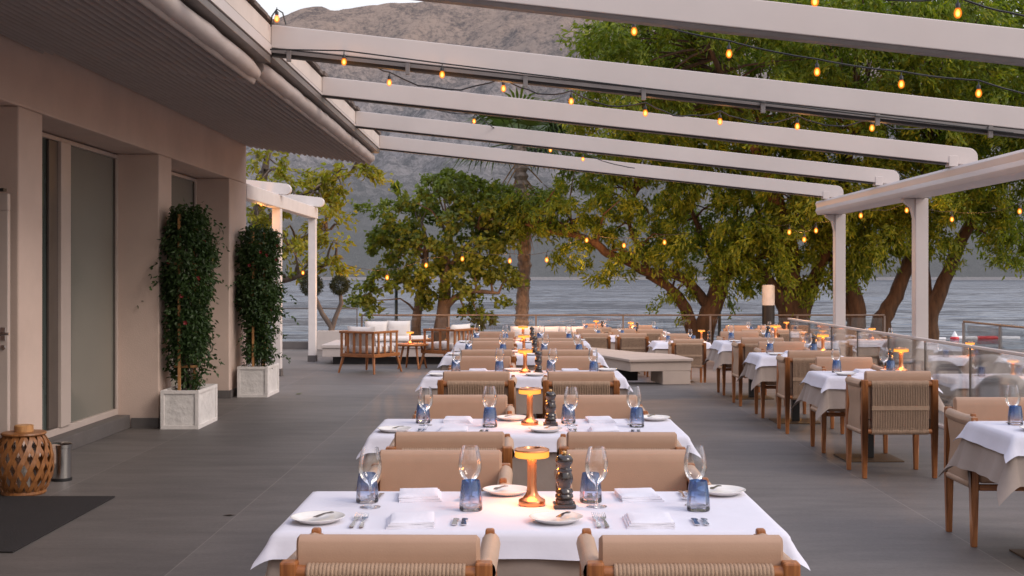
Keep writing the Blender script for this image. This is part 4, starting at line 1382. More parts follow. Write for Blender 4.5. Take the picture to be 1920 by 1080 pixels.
def make_lounge_chair(name='lounge_chair'):
    r = empty(name, (0, 0, 0)); r['category'] = 'armchair'
    for sx in (-1, 1):
        for sy in (-1, 1):
            b = MB().tube([(sx * .375, sy * .375, 0), (sx * .315, sy * .315, .29)], [.017, .026], 8)
            b.build('leg', M['teak'], r, smooth=60)
    f_ = MB()
    f_.box(-.36, .36, -.36, -.31, .27, .33); f_.box(-.36, .36, .31, .36, .27, .33)
    f_.box(-.36, -.31, -.309, .309, .27, .33); f_.box(.31, .36, -.309, .309, .27, .33)
    f_.build('seat_frame', M['teak_x'], r, bevel=0.008)
    b = MB().box(-.37, .37, -.375, -.325, .665, .705); b.build('back_rail', M['teak_x'], r, bevel=0.008)
    for sx in (-1, 1):
        b = MB().box(sx * .345 - .027, sx * .345 + .027, -.324, .30, .665, .705); b.build('arm_rail', M['teak'], r, bevel=0.008)
    for k in range(6):
        x = -.33 + .66 * k / 5
        MB().box(x - .022, x + .022, -.361, -.339, .331, .664).build('slat', M['teak'], r, bevel=0.004)
    for sx in (-1, 1):
        for k in range(4):
            y_ = -.22 + .50 * k / 3
            MB().box(sx * .345 - .011, sx * .345 + .011, y_ - .022, y_ + .022, .331, .664).build('slat', M['teak'], r, bevel=0.004)
    MB().box(-.31, .31, -.31, .33, .335, .46).build('seat_cushion', M['cushion'], r, bevel=0.045, seg=4, smooth=60)
    cushion(.56, .38, .17, 'back_cushion', r, (0, -.22, .585), rx=.16)
    return r


LOUNGE = make_lounge_chair()
LG = 'slatted teak lounge chairs'
place(LOUNGE, (-2.50, 20.25, 0), math.radians(-31), 'slatted teak lounge chair with white cushions, nearest one with its back turned', LG)
place(LOUNGE, (-1.22, 21.15, 0), math.radians(58), 'slatted teak lounge chair facing the round coffee table from its right', LG)
place(LOUNGE, (-2.15, 24.1, LOW), math.radians(15), 'slatted teak lounge chair behind the coffee table on the lower level', LG)
place(LOUNGE, (-1.0, 23.6, LOW), math.radians(200), 'slatted teak lounge chair far behind, next to the fig tree trunk', LG)
ct = empty('coffee_table', (-1.86, 21.05, 0), 0, 'round teak coffee table with splayed legs between the lounge chairs', 'coffee table')
MB().lathe([(0, .40), (.27, .40), (.285, .41), (.285, .432), (.275, .44), (0, .44)], 28).build('tabletop', M['teak_x'], ct, smooth=40)
for k in range(4):
    a = k * PI / 2 + .5
    MB().tube([(.27 * math.cos(a), .27 * math.sin(a), 0), (.17 * math.cos(a), .17 * math.sin(a), .40)], [.016, .024], 8).build('leg', M['teak'], ct, smooth=60)
place(LAMP, (-1.90, 21.05, .441), 0, 'lit copper table lamp on the round teak coffee table')
sf = empty('outdoor_sofa', (-2.7, 23.2, .36), 0, 'white sofa cushions along the low bench behind the lounge chairs', 'sofa')
MB().box(-.30, .62, -.3, .45, .002, .10).build('seat_cushion', M['cushion'], sf, bevel=0.04, seg=4, smooth=60)
for k, (x, z_) in enumerate(((-.08, .21), (.36, .22))):
    cushion(.44, .34, .20, 'back_cushion', sf, (x, .32, z_), rx=.2)
s2 = empty('outdoor_sofa', (.6, 27.2, LOW), 0, 'white lower sofa with loose cushions behind the farthest middle chairs', 'sofa')
MB().box(-.8, .8, -.35, .4, .10, .42).build('seat_cushion', M['cushion'], s2, bevel=0.05, seg=4, smooth=60)
for x in (-.5, .05, .6):
    cushion(.55, .42, .22, 'back_cushion', s2, (x, .22, .60), rx=.2)

# ------------------------------------------------------------------ sea railings, posts, pile, buoys
def railing(pts, label, h=1.0):
    t = empty('sea_railing', pts[0], 0, label, 'railing')
    P = [Vector(p) for p in pts]
    rel(MB().tube([p + Vector((0, 0, h)) for p in P], .021, 8), t).build('handrail', M['handrail'], t, smooth=60)
    for a, b_ in zip(P, P[1:]):
        n_ = max(1, int((b_ - a).length / 1.9))
        for k in range(n_ + 1):
            q = a.lerp(b_, k / n_)
            rel(MB().box(q.x - .022, q.x + .022, q.y - .022, q.y + .022, q.z, q.z + h - .02), t).build('post', M['grey_metal'], t, bevel=0.003)
            if k < n_:
                e = a.lerp(b_, (k + 1) / n_)
                d = (e - q).normalized() * .05
                nn = Vector((-d.y, d.x, 0)).normalized() * .004
                p0, p1 = q + d, e - d
                vs = [p0 - nn, p1 - nn, p1 + nn, p0 + nn]
                vs = [v + Vector((0, 0, .08)) for v in vs] + [v + Vector((0, 0, h - .06)) for v in vs]
                rel(MB().add(vs, [(0, 3, 2, 1), (4, 5, 6, 7), (0, 1, 5, 4), (1, 2, 6, 5), (2, 3, 7, 6), (3, 0, 4, 7)]), t).build('glass_panel', M['rail_glass'], t, smooth=0)
    return t


railing([(-3.85, 29.5, LOW), (9.0, 29.5, LOW)], 'bronze handrail with glass panels along the water at the far end')
railing([(9.35, 8.0, LOW), (9.35, 25.2, LOW)], 'bronze handrail with glass panels along the water at the right side')

for px, top, lab in ((743, 515, 'thin dark lamp post left of the fig tree'), (1349, 470, 'thin dark lamp post behind the leaning tree')):
    x = (px - CX) * 31 / F
    t = empty('lamp_post', (x, 31.0, LOW), 0, lab, 'lamp post')
    zt = CAMZ - (top - CY) * 31 / F
    rel(MB().lathe([(0, LOW), (.07, LOW), (.07, LOW + .3), (.045, LOW + .34), (.04, zt), (0, zt)], 12, (x, 31.0, 0)), t).build('pole', M['pole_green'], t, smooth=40)
    rel(MB().lathe([(0, zt), (.09, zt + .01), (.12, zt + .18), (.05, zt + .26), (0, zt + .27)], 12, (x, 31.0, 0)), t).build('lantern', M['pile_white'], t, smooth=40)
pile = empty('mooring_pile', (6.02, 28.9, LOW), 0, 'round mooring pile painted white above and black below', 'pile')
MB().lathe([(0, 1.26), (.15, 1.26), (.15, 1.72), (.13, 1.75), (0, 1.75)], 20).build('cap_band', M['pile_white'], pile, smooth=40)
MB().lathe([(0, 0), (.15, 0), (.15, 1.258), (0, 1.258)], 20).build('shaft', M['black'], pile, smooth=40)
for i, (px, py, c, s) in enumerate(((1813, 628, 'white', .28), (1850, 629, 'red', .28), (1892, 629, 'white', .28), (1762, 629, 'white', .16))):
    Y = 62.0
    p = at(px, py, Y)
    b = MB().lathe([(0, -s * 2.0), (s * .35, -s * 1.95), (s * .42, -s * 1.6), (s * .42, s * 1.6), (s * .35, s * 1.95), (0, s * 2.0)], 14)
    b.v = [(z, y_, x) for x, y_, z in b.v]
    lab = {0: 'white float left of the red one on the water', 1: 'red cylindrical float on the water beyond the right railing',
           2: 'white float right of the red one on the water', 3: 'tiny white float left of the conical marker'}[i]
    o = b.build('float', M['buoy_' + c], None, loc=(p.x, Y, WATER_Z + s * .18), smooth=50)
    tag(o, lab, 'float', 'floats of the swimming line')
p = at(1790, 630, 62)
by_ = empty('buoy', (p.x, 62, WATER_Z), 0, 'red and white conical marker buoy on the water', 'buoy')
by_.scale = (.45, .45, .45)
MB().lathe([(0, -.2), (.45, -.15), (.52, .1), (.42, .3), (0, .3)], 16).build('hull', M['buoy_red'], by_, smooth=40)
MB().lathe([(0, .301), (.36, .301), (.10, .85), (0, .95)], 16).build('cone', M['buoy_white'], by_, smooth=40)

for i, (px, w_, h_, lab) in enumerate(((1152, 26, 7, 'long low house on the far shore left of the leaning tree'),
                                       (1186, 18, 11, 'taller pale house on the far shore behind the leaning branch'),
                                       (1290, 14, 9, 'small pale house on the far shore above the low branch'),
                                       (1650, 12, 8, 'small house on the far shore between the right trunks'),
                                       (1835, 16, 7, 'reddish house on the far shore near the right edge'),
                                       (1082, 14, 6, 'tiny white house on the far slope by the hanging leaves'))):
    Y = 1425.0; zb = WATER_Z + 2 + (26 if i in (2, 3, 5) else 3)
    Yh = Y + (70 if i in (2, 3, 5) else 12)
    x = (px - CX) * Yh / F
    h = empty('house', (x, Yh, zb), 0, lab, 'house', None)
    MB().box(-w_ / 2, w_ / 2, -5, 5, -8, h_).build('wall', M['house_wall'], h)
    hw = w_ / 2 + .6
    MB().add([(-hw, -5.6, h_ + .05), (hw, -5.6, h_ + .05), (hw, 5.6, h_ + .05), (-hw, 5.6, h_ + .05), (-hw, 0, h_ + 3), (hw, 0, h_ + 3)],
             [(0, 1, 5, 4), (2, 3, 4, 5), (0, 4, 3), (1, 2, 5), (0, 3, 2, 1)]).build('roof', M['house_roof'], h, smooth=0)

# ------------------------------------------------------------------ entrance things
ln = empty('lantern', (-3.66, 8.88, 0), 0.2, 'woven bamboo lantern basket with a round wooden top, by the door', 'lantern')
ln.scale = (1.0, 1.0, .86)


def lan_r(t):     # radius along height 0..1
    return .122 + .086 * math.sin(min(1, max(0, t * .93 + .05)) * PI) ** .6


H_ = .54
NS = 16
bands = MB()
for s in (-1, 1):
    for k in range(NS):
        a0 = 2 * PI * k / NS
        N_ = 18
        vs = []; fs = []
        for i in range(N_ + 1):
            t = i / N_
            a = a0 + s * t * .95
            r_ = lan_r(t) + (.004 if s > 0 else -.003) + .003 * math.sin(i * 1.7 + k)
            for dw, dr_ in ((-.088, 0), (.088, 0), (.088, -.005), (-.088, -.005)):
                vs.append(((r_ + dr_) * math.cos(a + dw), (r_ + dr_) * math.sin(a + dw), .03 + t * (H_ - .06)))
        for i in range(N_):
            for q in range(4):
                fs.append((i * 4 + q, i * 4 + (q + 1) % 4, (i + 1) * 4 + (q + 1) % 4, (i + 1) * 4 + q))
        bands.add(vs, fs)
bands.build('woven_body', M['bamboo'], ln, smooth=60)
MB().lathe([(0, 0), (.150, 0), (.158, .012), (.155, .034), (0, .034)], 28).build('base', M['bamboo'], ln, smooth=40)
MB().lathe([(.06, .505), (.150, .505), (.160, .517), (.155, .530), (.06, .536)], 28).build('top_ring', M['bamboo'], ln, smooth=40)
MB().lathe([(0, .50), (.068, .50), (.068, .585), (.060, .592), (0, .592)], 24).build('lid', M['stake'], ln, smooth=40)
MB().lathe([(0, .05), (.085, .05), (.085, .44), (.083, .44), (.083, .052), (0, .052)], 20).build('glass_cylinder', M['wine_glass'], ln, smooth=40)
MB().lathe([(0, .055), (.045, .055), (.045, .24), (0, .245)], 16).build('candle', M['porcelain'], ln, smooth=40)

bn = empty('ashtray_bin', (-3.60, 9.46, 0), 0, 'slim chrome pedal bin beside the woven lantern', 'bin')
MB().lathe([(0, .004), (.074, .004), (.074, .255), (0, .255)], 24).build('body', M['chrome'], bn, smooth=40)
MB().lathe([(0, 0), (.078, 0), (.078, .022), (.0745, .024)], 24).build('foot_ring', M['black'], bn, smooth=40)
MB().lathe([(0, .257), (.079, .257), (.080, .285), (.066, .296), (0, .299)], 24).build('lid', M['chrome'], bn, smooth=40)
mtb = MB().box(-4.4, -2.93, 6.96, 8.72, 0.002, 0.012)
tag(mtb.build('doormat', M['mat_fabric'], None, bevel=0.003), 'large black doormat lying on the terrace floor by the door', 'doormat')


# ------------------------------------------------------------------ foliage helpers
def leaves_mesh(name, pos, direc, length, width, mats, mi=None, fold=0.25, seed=0):
    """one small folded leaf (two quads, four-sided outline) for every position; direc = unit vectors of growth"""
    rg = np.random.default_rng(seed)
    n_ = len(pos)
    d = direc / np.linalg.norm(direc, axis=1, keepdims=True)
    rv = rg.normal(size=(n_, 3))
    s = np.cross(d, rv); s /= np.linalg.norm(s, axis=1, keepdims=True) + 1e-9
    nrm = np.cross(s, d)
    ln_ = (length * rg.uniform(.45, 1.35, n_))[:, None]
    wd_ = (width * rg.uniform(.7, 1.2, n_))[:, None]
    base = pos
    tip = pos + d * ln_ - nrm * ln_ * .12
    midc = pos + d * ln_ * .45
    l = midc + s * wd_ * .5 + nrm * wd_ * fold
    r = midc - s * wd_ * .5 + nrm * wd_ * fold
    V = np.stack([base, l, tip, r], axis=1).reshape(-1, 3)
    me = bpy.data.meshes.new(name)
    me.vertices.add(n_ * 4); me.vertices.foreach_set('co', V.ravel().astype(np.float32))
    idx = np.arange(n_)[:, None] * 4
    tri = np.concatenate([idx + np.array([[0, 1, 2]]), idx + np.array([[0, 2, 3]])], axis=1).reshape(-1)
    me.loops.add(len(tri)); me.loops.foreach_set('vertex_index', tri.astype(np.int32))
    nf = n_ * 2
    me.polygons.add(nf)
    me.polygons.foreach_set('loop_start', (np.arange(nf) * 3).astype(np.int32))
    try:
        me.polygons.foreach_set('loop_total', np.full(nf, 3, np.int32))
    except Exception:
        pass
    for m in mats: me.materials.append(m)
    if mi is not None:
        me.polygons.foreach_set('material_index', np.repeat(mi, 2).astype(np.int32))
    me.update(calc_edges=True)
    me.validate()
    return me


def crown_points(blobs, dens, seed, drop=0.5, leaf_per=46, spread=.34, shell=.55):
    """blobs: (px, py, rx_px, ry_px, Y, ry_depth): leaf clumps inside soft ellipsoids"""
    rg = np.random.default_rng(seed)
    tips = []
    for (px, py, rx, rz, Y, dy) in blobs:
        c = np.array(at(px, py, Y)); R = np.array([rx * Y / F, dy, rz * Y / F])
        n_ = max(6, int(dens * (R[0] * R[2] * PI) * 1.0))
        v = rg.normal(size=(n_, 3)); v /= np.linalg.norm(v, axis=1, keepdims=True)
        rad = (shell + (1 - shell) * rg.uniform(0, 1, (n_, 1))) ** .8
        wob = 1 + .22 * np.sin(v[:, :1] * 5 + v[:, 2:] * 7 + px)
        tips.append(c + v * rad * R * wob)
    tips = np.concatenate(tips)
    n_ = len(tips)
    cnt = leaf_per
    P = np.repeat(tips, cnt, axis=0)
    tw = rg.normal(size=(n_, 3)); tw[:, 2] = tw[:, 2] * .4 - drop
    tw /= np.linalg.norm(tw, axis=1, keepdims=True)
    t = rg.uniform(0, 1, (n_ * cnt, 1))
    TW = np.repeat(tw, cnt, axis=0)
    sp = spread * rg.uniform(.5, 1.3, (n_, 1)); SP = np.repeat(sp, cnt, axis=0)
    pos = P + TW * t * SP * 1.5 + rg.normal(size=P.shape) * SP * .24
    dr = TW * .8 + rg.normal(size=P.shape) * .55
    dr[:, 2] -= drop * .5
    return tips, pos, dr


def make_tree(name, label, base, limbs, blobs, lm, bark, dens=10, leaf=(.17, .07), seed=1, drop=.5, per=46, spread=.34, mixw=(.75, .25), twigs=60, cat='tree', group=None, shell=.55):
    t = empty(name, base, 0, label, cat, group)
    tr = MB()
    nodes = []
    for k, (pts, rad) in enumerate(limbs):
        # smooth the polyline
        P = [Vector(p) for p in pts]
        Q = []; Rr = []
        for i in range(len(P) - 1):
            p0 = P[max(i - 1, 0)]; p1 = P[i]; p2 = P[i + 1]; p3 = P[min(i + 2, len(P) - 1)]
            for s in range(4):
                u = s / 4
                q = 0.5 * ((2 * p1) + (p2 - p0) * u + (2 * p0 - 5 * p1 + 4 * p2 - p3) * u * u + (3 * p1 - p0 - 3 * p2 + p3) * u ** 3)
                q += Vector((random.uniform(-1, 1), random.uniform(-1, 1), 0)) * .10 * rad[i]
                Q.append(q); Rr.append(rad[i] + (rad[i + 1] - rad[i]) * u)
        Q.append(P[-1]); Rr.append(rad[-1])
        rel(MB().tube(Q, Rr, 12, wob=.07), t).build('trunk' if k == 0 else 'limb', bark, t, smooth=60)
        nodes += [q for q, r_ in zip(Q, Rr)][len(Q) // 3:]
    tips, pos, dr = crown_points(blobs, dens, seed, drop, per, spread, shell)
    rg = np.random.default_rng(seed + 5)
    mi = (rg.uniform(0, 1, len(pos)) > mixw[0]).astype(np.int32)
    loc = np.array(t.location)
    me = leaves_mesh('crown', pos - loc, dr, leaf[0], leaf[1], lm, mi, seed=seed)
    o = bpy.data.objects.new('crown', me); col.objects.link(o); o.parent = t
    sel = rg.choice(len(tips), min(twigs, len(tips), 96), replace=False)
    for i in sel:
        q = Vector(tips[i])
        nd = min(nodes, key=lambda a: (a - q).length + random.uniform(0, .5))
        if (nd - q).length > 5.0: continue
        mid = nd.lerp(q, .5) + Vector((random.uniform(-.15, .15), random.uniform(-.15, .15), random.uniform(.0, .25)))
        tw = MB().tube([nd, nd.lerp(mid, .5) + Vector((0, 0, .05)), mid, q], [.035, .028, .02, .008], 5, cap=False)
        rel(tw, t).build('branch', bark, t, smooth=60)
    return t


TY = 30.3


def L3(pix, Y=TY, dy=None):
    dy = dy or [0] * len(pix)
    return [at(px, py, Y + d) for (px, py), d in zip(pix, dy)]


def r_px(lst, Y=TY):
    return [w_ / 2 * Y / F for w_ in lst]


BASEZ = LOW


def tree_base(px, Y=TY):
    return ((px - CX) * Y / F, Y, BASEZ)


def foot(px, Y=TY):
    return (px, CY + (CAMZ - BASEZ) * F / Y + 4)


# leaning tree with the long low branch
make_tree('shade_tree', 'broad leafy tree with twin trunks and a long branch leaning over the tables', tree_base(1312),
          [(L3([foot(1318), (1320, 620), (1335, 575), (1352, 525), (1372, 480), (1380, 420)]), r_px([44, 40, 36, 33, 26, 14])),
           (L3([foot(1306), (1299, 620), (1279, 567), (1252, 537), (1213, 516)], dy=[0, 0, -.2, -.3, -.3]), r_px([30, 26, 22, 17, 13])),
           (L3([(1325, 572), (1299, 537), (1267, 515), (1213, 510), (1178, 490), (1139, 475), (1118, 457), (1083, 442), (1030, 433), (985, 420)],
               dy=[0, -.2, -.4, -.5, -.6, -.7, -.8, -.8, -.8, -.8]), r_px([22, 20, 18, 18, 17, 16, 15, 12, 9, 5])),
           (L3([(1215, 512), (1200, 470), (1180, 420), (1190, 360)], dy=[-.5, -.3, 0, .2]), r_px([12, 10, 7, 4])),
           (L3([(1355, 520), (1320, 450), (1290, 380)], dy=[0, .3, .6]), r_px([18, 13, 6]))],
          [(1090, 375, 95, 70, 29.8, 1.6), (1040, 385, 60, 45, 29.6, 1.0), (1200, 340, 120, 90, 30.2, 2.0), (1300, 395, 115, 90, 30.2, 2.0), (985, 385, 60, 40, 29.6, .9), (1005, 420, 40, 26, 29.5, .6), (1210, 430, 120, 45, 29.8, 1.4),
           (1075, 470, 36, 40, 29.4, .7), (1140, 500, 20, 30, 29.4, .4), (1340, 470, 70, 60, 30.2, 1.4), (1230, 480, 90, 35, 29.6, 1.0), (1270, 560, 28, 34, 30.0, .5), (1385, 520, 26, 40, 30, .6),
           (1125, 300, 70, 50, 30.2, 1.4), (1250, 270, 120, 60, 30.5, 1.8)],
          [M['leaf_tree'], M['leaf_tree2']], M['bark'], dens=12.5, leaf=(.15, .05), seed=21, drop=.75, per=68, spread=.30)
# thick central tree
make_tree('shade_tree', 'thick trunked tree with several upright stems beside the striped pile', tree_base(1488),
          [(L3([foot(1487), (1487, 625), (1485, 570), (1478, 500), (1470, 430), (1440, 330), (1380, 200), (1330, 90)], dy=[0, 0, 0, 0, -.5, -1.5, -3, -4]), r_px([74, 62, 52, 44, 34, 24, 14, 6])),
           (L3([(1482, 600), (1450, 540), (1428, 505), (1405, 488), (1370, 470)], dy=[0, -.2, -.3, -.4, -.4]), r_px([26, 24, 20, 16, 8])),
           (L3([foot(1503), (1502, 600), (1515, 555), (1532, 510), (1548, 470), (1560, 400), (1590, 300)], dy=[0, 0, 0, 0, -.2, -.4, -1]), r_px([36, 32, 28, 24, 20, 14, 6])),
           (L3([(1480, 560), (1450, 480), (1432, 420), (1400, 350)], dy=[.2, .3, .4, .5]), r_px([20, 16, 12, 5]))],
          [(1420, 390, 110, 90, 30.0, 2.0), (1480, 420, 90, 66, 29.6, 1.6), (1500, 340, 130, 110, 29.6, 2.0), (1380, 490, 50, 50, 29.6, 1.0), (1440, 505, 50, 24, 29.3, .8), (1530, 520, 36, 40, 29.8, .8),
           (1400, 240, 150, 90, 28.6, 2.4), (1290, 200, 130, 80, 28.0, 2.2), (1180, 150, 110, 100, 27.4, 2.0), (1110, 190, 60, 50, 27.2, 1.2), (1150, 60, 80, 60, 27.4, 1.6), (1230, 60, 110, 80, 27.4, 2.0), (1090, 110, 36, 30, 27.2, .8),
           (1400, 120, 150, 90, 27.4, 2.4), (1340, 20, 140, 60, 27.0, 2.2), (1400, -10, 160, 80, 30.5, 2.0), (1340, 130, 150, 80, 31.0, 1.6), (1160, 240, 80, 40, 28, 1.4)],
          [M['leaf_tree'], M['leaf_tree2']], M['bark'], dens=13, leaf=(.16, .055), seed=22, drop=.7, per=72, spread=.36, twigs=90)
make_tree('shade_tree', 'tree with two close trunks just right of the far white post', tree_base(1602),
          [(L3([foot(1604), (1604, 615), (1607, 573), (1589, 521), (1574, 470), (1580, 380), (1600, 250)], dy=[0, 0, 0, 0, 0, -.6, -1.6]), r_px([46, 36, 31, 30, 26, 18, 8])),
           (L3([(1600, 600), (1585, 575), (1568, 525), (1555, 470)], dy=[.1, .2, .3, .4]), r_px([24, 22, 16, 8]))],
          [(1600, 340, 120, 80, 29.4, 1.8), (1640, 430, 80, 50, 29.4, 1.4), (1580, 440, 60, 60, 29.8, 1.2), (1560, 230, 140, 90, 28.4, 2.2), (1600, 120, 150, 90, 27.4, 2.2), (1530, 30, 140, 60, 26.8, 2.2), (1560, -10, 160, 90, 30, 2.0), (1600, 90, 170, 80, 31.5, 1.5), (1640, 475, 40, 30, 29.4, .8), (1600, 500, 30, 30, 29.4, .6)],
          [M['leaf_tree'], M['leaf_tree2']], M['bark'], dens=14, leaf=(.16, .055), seed=23, drop=.7, per=70, spread=.36)
make_tree('shade_tree', 'slim tree leaning right between the two white posts', tree_base(1660),
          [(L3([foot(1652), (1652, 610), (1674, 566), (1692, 521), (1706, 484), (1722, 420), (1740, 300), (1750, 180)], dy=[0, 0, 0, 0, 0, 0, -.8, -2]), r_px([46, 38, 28, 26, 24, 18, 12, 6]))],
          [(1720, 330, 110, 90, 29.0, 1.8), (1690, 420, 60, 50, 29.6, 1.2), (1740, 220, 130, 90, 28.2, 2.2), (1760, 110, 130, 90, 27.4, 2.2), (1700, 40, 130, 60, 26.8, 2.2), (1760, 10, 170, 90, 30.5, 2.0), (1780, 200, 150, 110, 31.0, 1.6), (1740, 430, 60, 50, 29.6, 1.0)],
          [M['leaf_tree'], M['leaf_tree2']], M['bark'], dens=14, leaf=(.16, .055), seed=24, drop=.7, per=70, spread=.36)
make_tree('shade_tree', 'forked tree behind the near white post, one limb leaning far right', tree_base(1744),
          [(L3([foot(1744), (1743, 625), (1746, 585), (1770, 529), (1804, 447), (1830, 407), (1862, 370), (1900, 310), (1940, 220)], dy=[0, 0, 0, 0, 0, 0, -.2, -.6, -1]), r_px([40, 36, 32, 26, 22, 20, 18, 13, 6])),
           (L3([(1744, 590), (1738, 540), (1735, 470), (1745, 380)], dy=[0, .2, .3, .2]), r_px([22, 18, 15, 6]))],
          [(1860, 350, 90, 60, 29.4, 1.6), (1910, 420, 50, 45, 29.0, 1.0), (1860, 430, 40, 40, 29.6, .8), (1830, 250, 130, 90, 28.4, 2.2), (1880, 130, 130, 100, 27.6, 2.2), (1830, 20, 140, 60, 26.8, 2.2), (1900, 20, 120, 90, 30.5, 2.0), (1900, 160, 110, 100, 31.0, 1.6), (1960, 250, 110, 130, 28.4, 2.0), (1905, 470, 25, 30, 29, .5), (1790, 390, 60, 40, 29.6, 1.0)],
          [M['leaf_tree'], M['leaf_tree2']], M['bark'], dens=14, leaf=(.16, .055), seed=25, drop=.7, per=70, spread=.36)
# fig tree
make_tree('fig_tree', 'round dense fig tree with broad dark leaves left of the palm', tree_base(812),
          [(L3([foot(828), (828, 615), (833, 560), (836, 500), (840, 430)]), r_px([36, 28, 24, 18, 8])),
           (L3([foot(778), (780, 615), (786, 560), (796, 505), (800, 450)], dy=[.3, .3, .3, .2, .1]), r_px([24, 19, 17, 16, 8])),
           (L3([(832, 580), (852, 560), (880, 546), (935, 550)], dy=[0, -.2, -.4, -.5]), r_px([14, 12, 10, 5])),
           (L3([(836, 510), (870, 470), (900, 430)]), r_px([14, 11, 5]))],
          [(815, 410, 125, 75, 30.2, 1.7), (740, 460, 60, 45, 30.2, 1.2), (890, 450, 75, 65, 30.0, 1.2), (850, 360, 90, 40, 30.3, 1.2), (900, 380, 70, 50, 30.2, 1.2), (715, 520, 40, 22, 29.8, .6), (870, 510, 100, 36, 29.8, .9), (740, 425, 40, 30, 30.2, .8),
           (800, 560, 28, 30, 29.8, .5), (900, 575, 50, 26, 29.8, .6), (965, 400, 50, 50, 30.2, 1.0), (830, 318, 26, 22, 30.2, .5), (690, 560, 14, 14, 29.6, .3), (770, 505, 70, 25, 29.8, .8), (935, 500, 36, 40, 30, .7)],
          [M['leaf_fig'], M['leaf_tree']], M['bark_grey'], dens=11.5, leaf=(.14, .105), seed=31, drop=.35, per=52, spread=.28, mixw=(.82, .18))
# yellowing tree on the left
YT = 27.6
make_tree('ash_tree', 'airy tree with yellowing leaves rising behind the small pergola', ((440 - CX) * YT / F, YT, BASEZ),
          [(L3([(440, 680), (450, 600), (465, 520), (480, 420), (500, 300), (520, 240)], YT), r_px([40, 36, 30, 22, 12, 5], YT)),
           (L3([(462, 545), (500, 532), (545, 522), (575, 512), (620, 492), (630, 488)], YT, [0, -.2, -.4, -.5, -.5, -.5]), r_px([16, 13, 11, 9, 6, 3], YT)),
           (L3([(478, 430), (540, 380), (600, 350), (660, 320)], YT), r_px([12, 9, 6, 3], YT)),
           (L3([(470, 500), (530, 470), (580, 440), (620, 430)], YT), r_px([12, 9, 6, 3], YT))],
          [(500, 310, 50, 50, 27.6, 1.2), (560, 340, 60, 45, 27.4, 1.2), (530, 390, 70, 45, 27.4, 1.2), (600, 385, 50, 40, 27.3, 1.0), (640, 325, 45, 22, 27.3, .7), (690, 312, 25, 12, 27.2, .4), (560, 450, 60, 34, 27.2, 1.0), (610, 450, 30, 40, 27.1, .7), (620, 490, 26, 20, 27.1, .5), (480, 400, 40, 80, 27.6, 1.2), (520, 500, 50, 30, 27.3, .8), (640, 370, 24, 18, 27.3, .4)],
          [M['leaf_yellow'], M['leaf_tree2']], M['bark_grey'], dens=9, leaf=(.16, .075), seed=41, drop=.45, per=36, spread=.30, mixw=(.7, .3))

# palm
PX, PY = 980, 31.3
pt = empty('palm_tree', ((PX - CX) * PY / F, PY, BASEZ), 0, 'fan palm with a shaggy grey trunk and a skirt of dead fronds', 'tree')
px_l = [(978, 680), (978, 600), (982, 520), (984, 440), (978, 360), (974, 270)]
P_ = [at(a, b_, PY) for a, b_ in px_l]
Q = []; R_ = []
for i in range(60):
    u = i / 59 * 5; k = min(4, int(u)); q = P_[k].lerp(P_[k + 1], u - k)
    Q.append(q); R_.append((.22 if i < 6 else .155) + (.03 if i % 2 else 0) + random.uniform(-.015, .015))
rel(MB().tube(Q, R_, 14, wob=.10), pt).build('trunk', M['palm_bark'], pt, smooth=30)


def fan(mb, org, d, L_, spreadw, nb=17, droop=.35, w_=.035):
    d = d.normalized()
    s = d.cross(Vector((0, 0, 1)))
    if s.length < .05: s = Vector((1, 0, 0))
    s.normalize(); up = s.cross(d)
    root = org + d * L_ * .45
    mb.tube([org, org + d * L_ * .25 + Vector((0, 0, .03)), root], [.025, .02, .014], 5, cap=False)
    for k in range(nb):
        a = (k / (nb - 1) - .5) * spreadw
        dd = (d * math.cos(a) + s * math.sin(a)).normalized()
        ll = L_ * .62 * (1 - .25 * abs(a) / spreadw) * random.uniform(.85, 1.1)
        side = dd.cross(up).normalized()
        p1 = root + dd * ll * .55 + up * .02
        p2 = root + dd * ll - Vector((0, 0, ll * droop * random.uniform(.5, 1.3)))
        mb.add([root - side * .006, p1 - side * w_, p2, p1 + side * w_, root + side * .006], [(0, 1, 3, 4), (1, 2, 3)])


top = at(974, 283, PY)
for k in range(32):
    a = random.uniform(0, 2 * PI); e = random.uniform(-.25, 1.2)
    mb = MB()
    fan(mb, top + Vector((0, 0, random.uniform(-.1, .25))), Vector((math.cos(a) * math.cos(e), math.sin(a) * math.cos(e), math.sin(e))), random.uniform(1.7, 2.15), 2.7)
    rel(mb, pt).build('frond', M['leaf_palm'], pt, smooth=0)
for k in range(20):
    a = random.uniform(0, 2 * PI); e = random.uniform(-1.40, -.70)
    mb = MB()
    fan(mb, top + Vector((0, 0, random.uniform(-.8, -.15))), Vector((math.cos(a) * math.cos(e), math.sin(a) * math.cos(e), math.sin(e))), random.uniform(1.1, 1.9), .9, 8, .35, .013)
    rel(mb, pt).build('dead_frond', M['thatch'], pt, smooth=0)

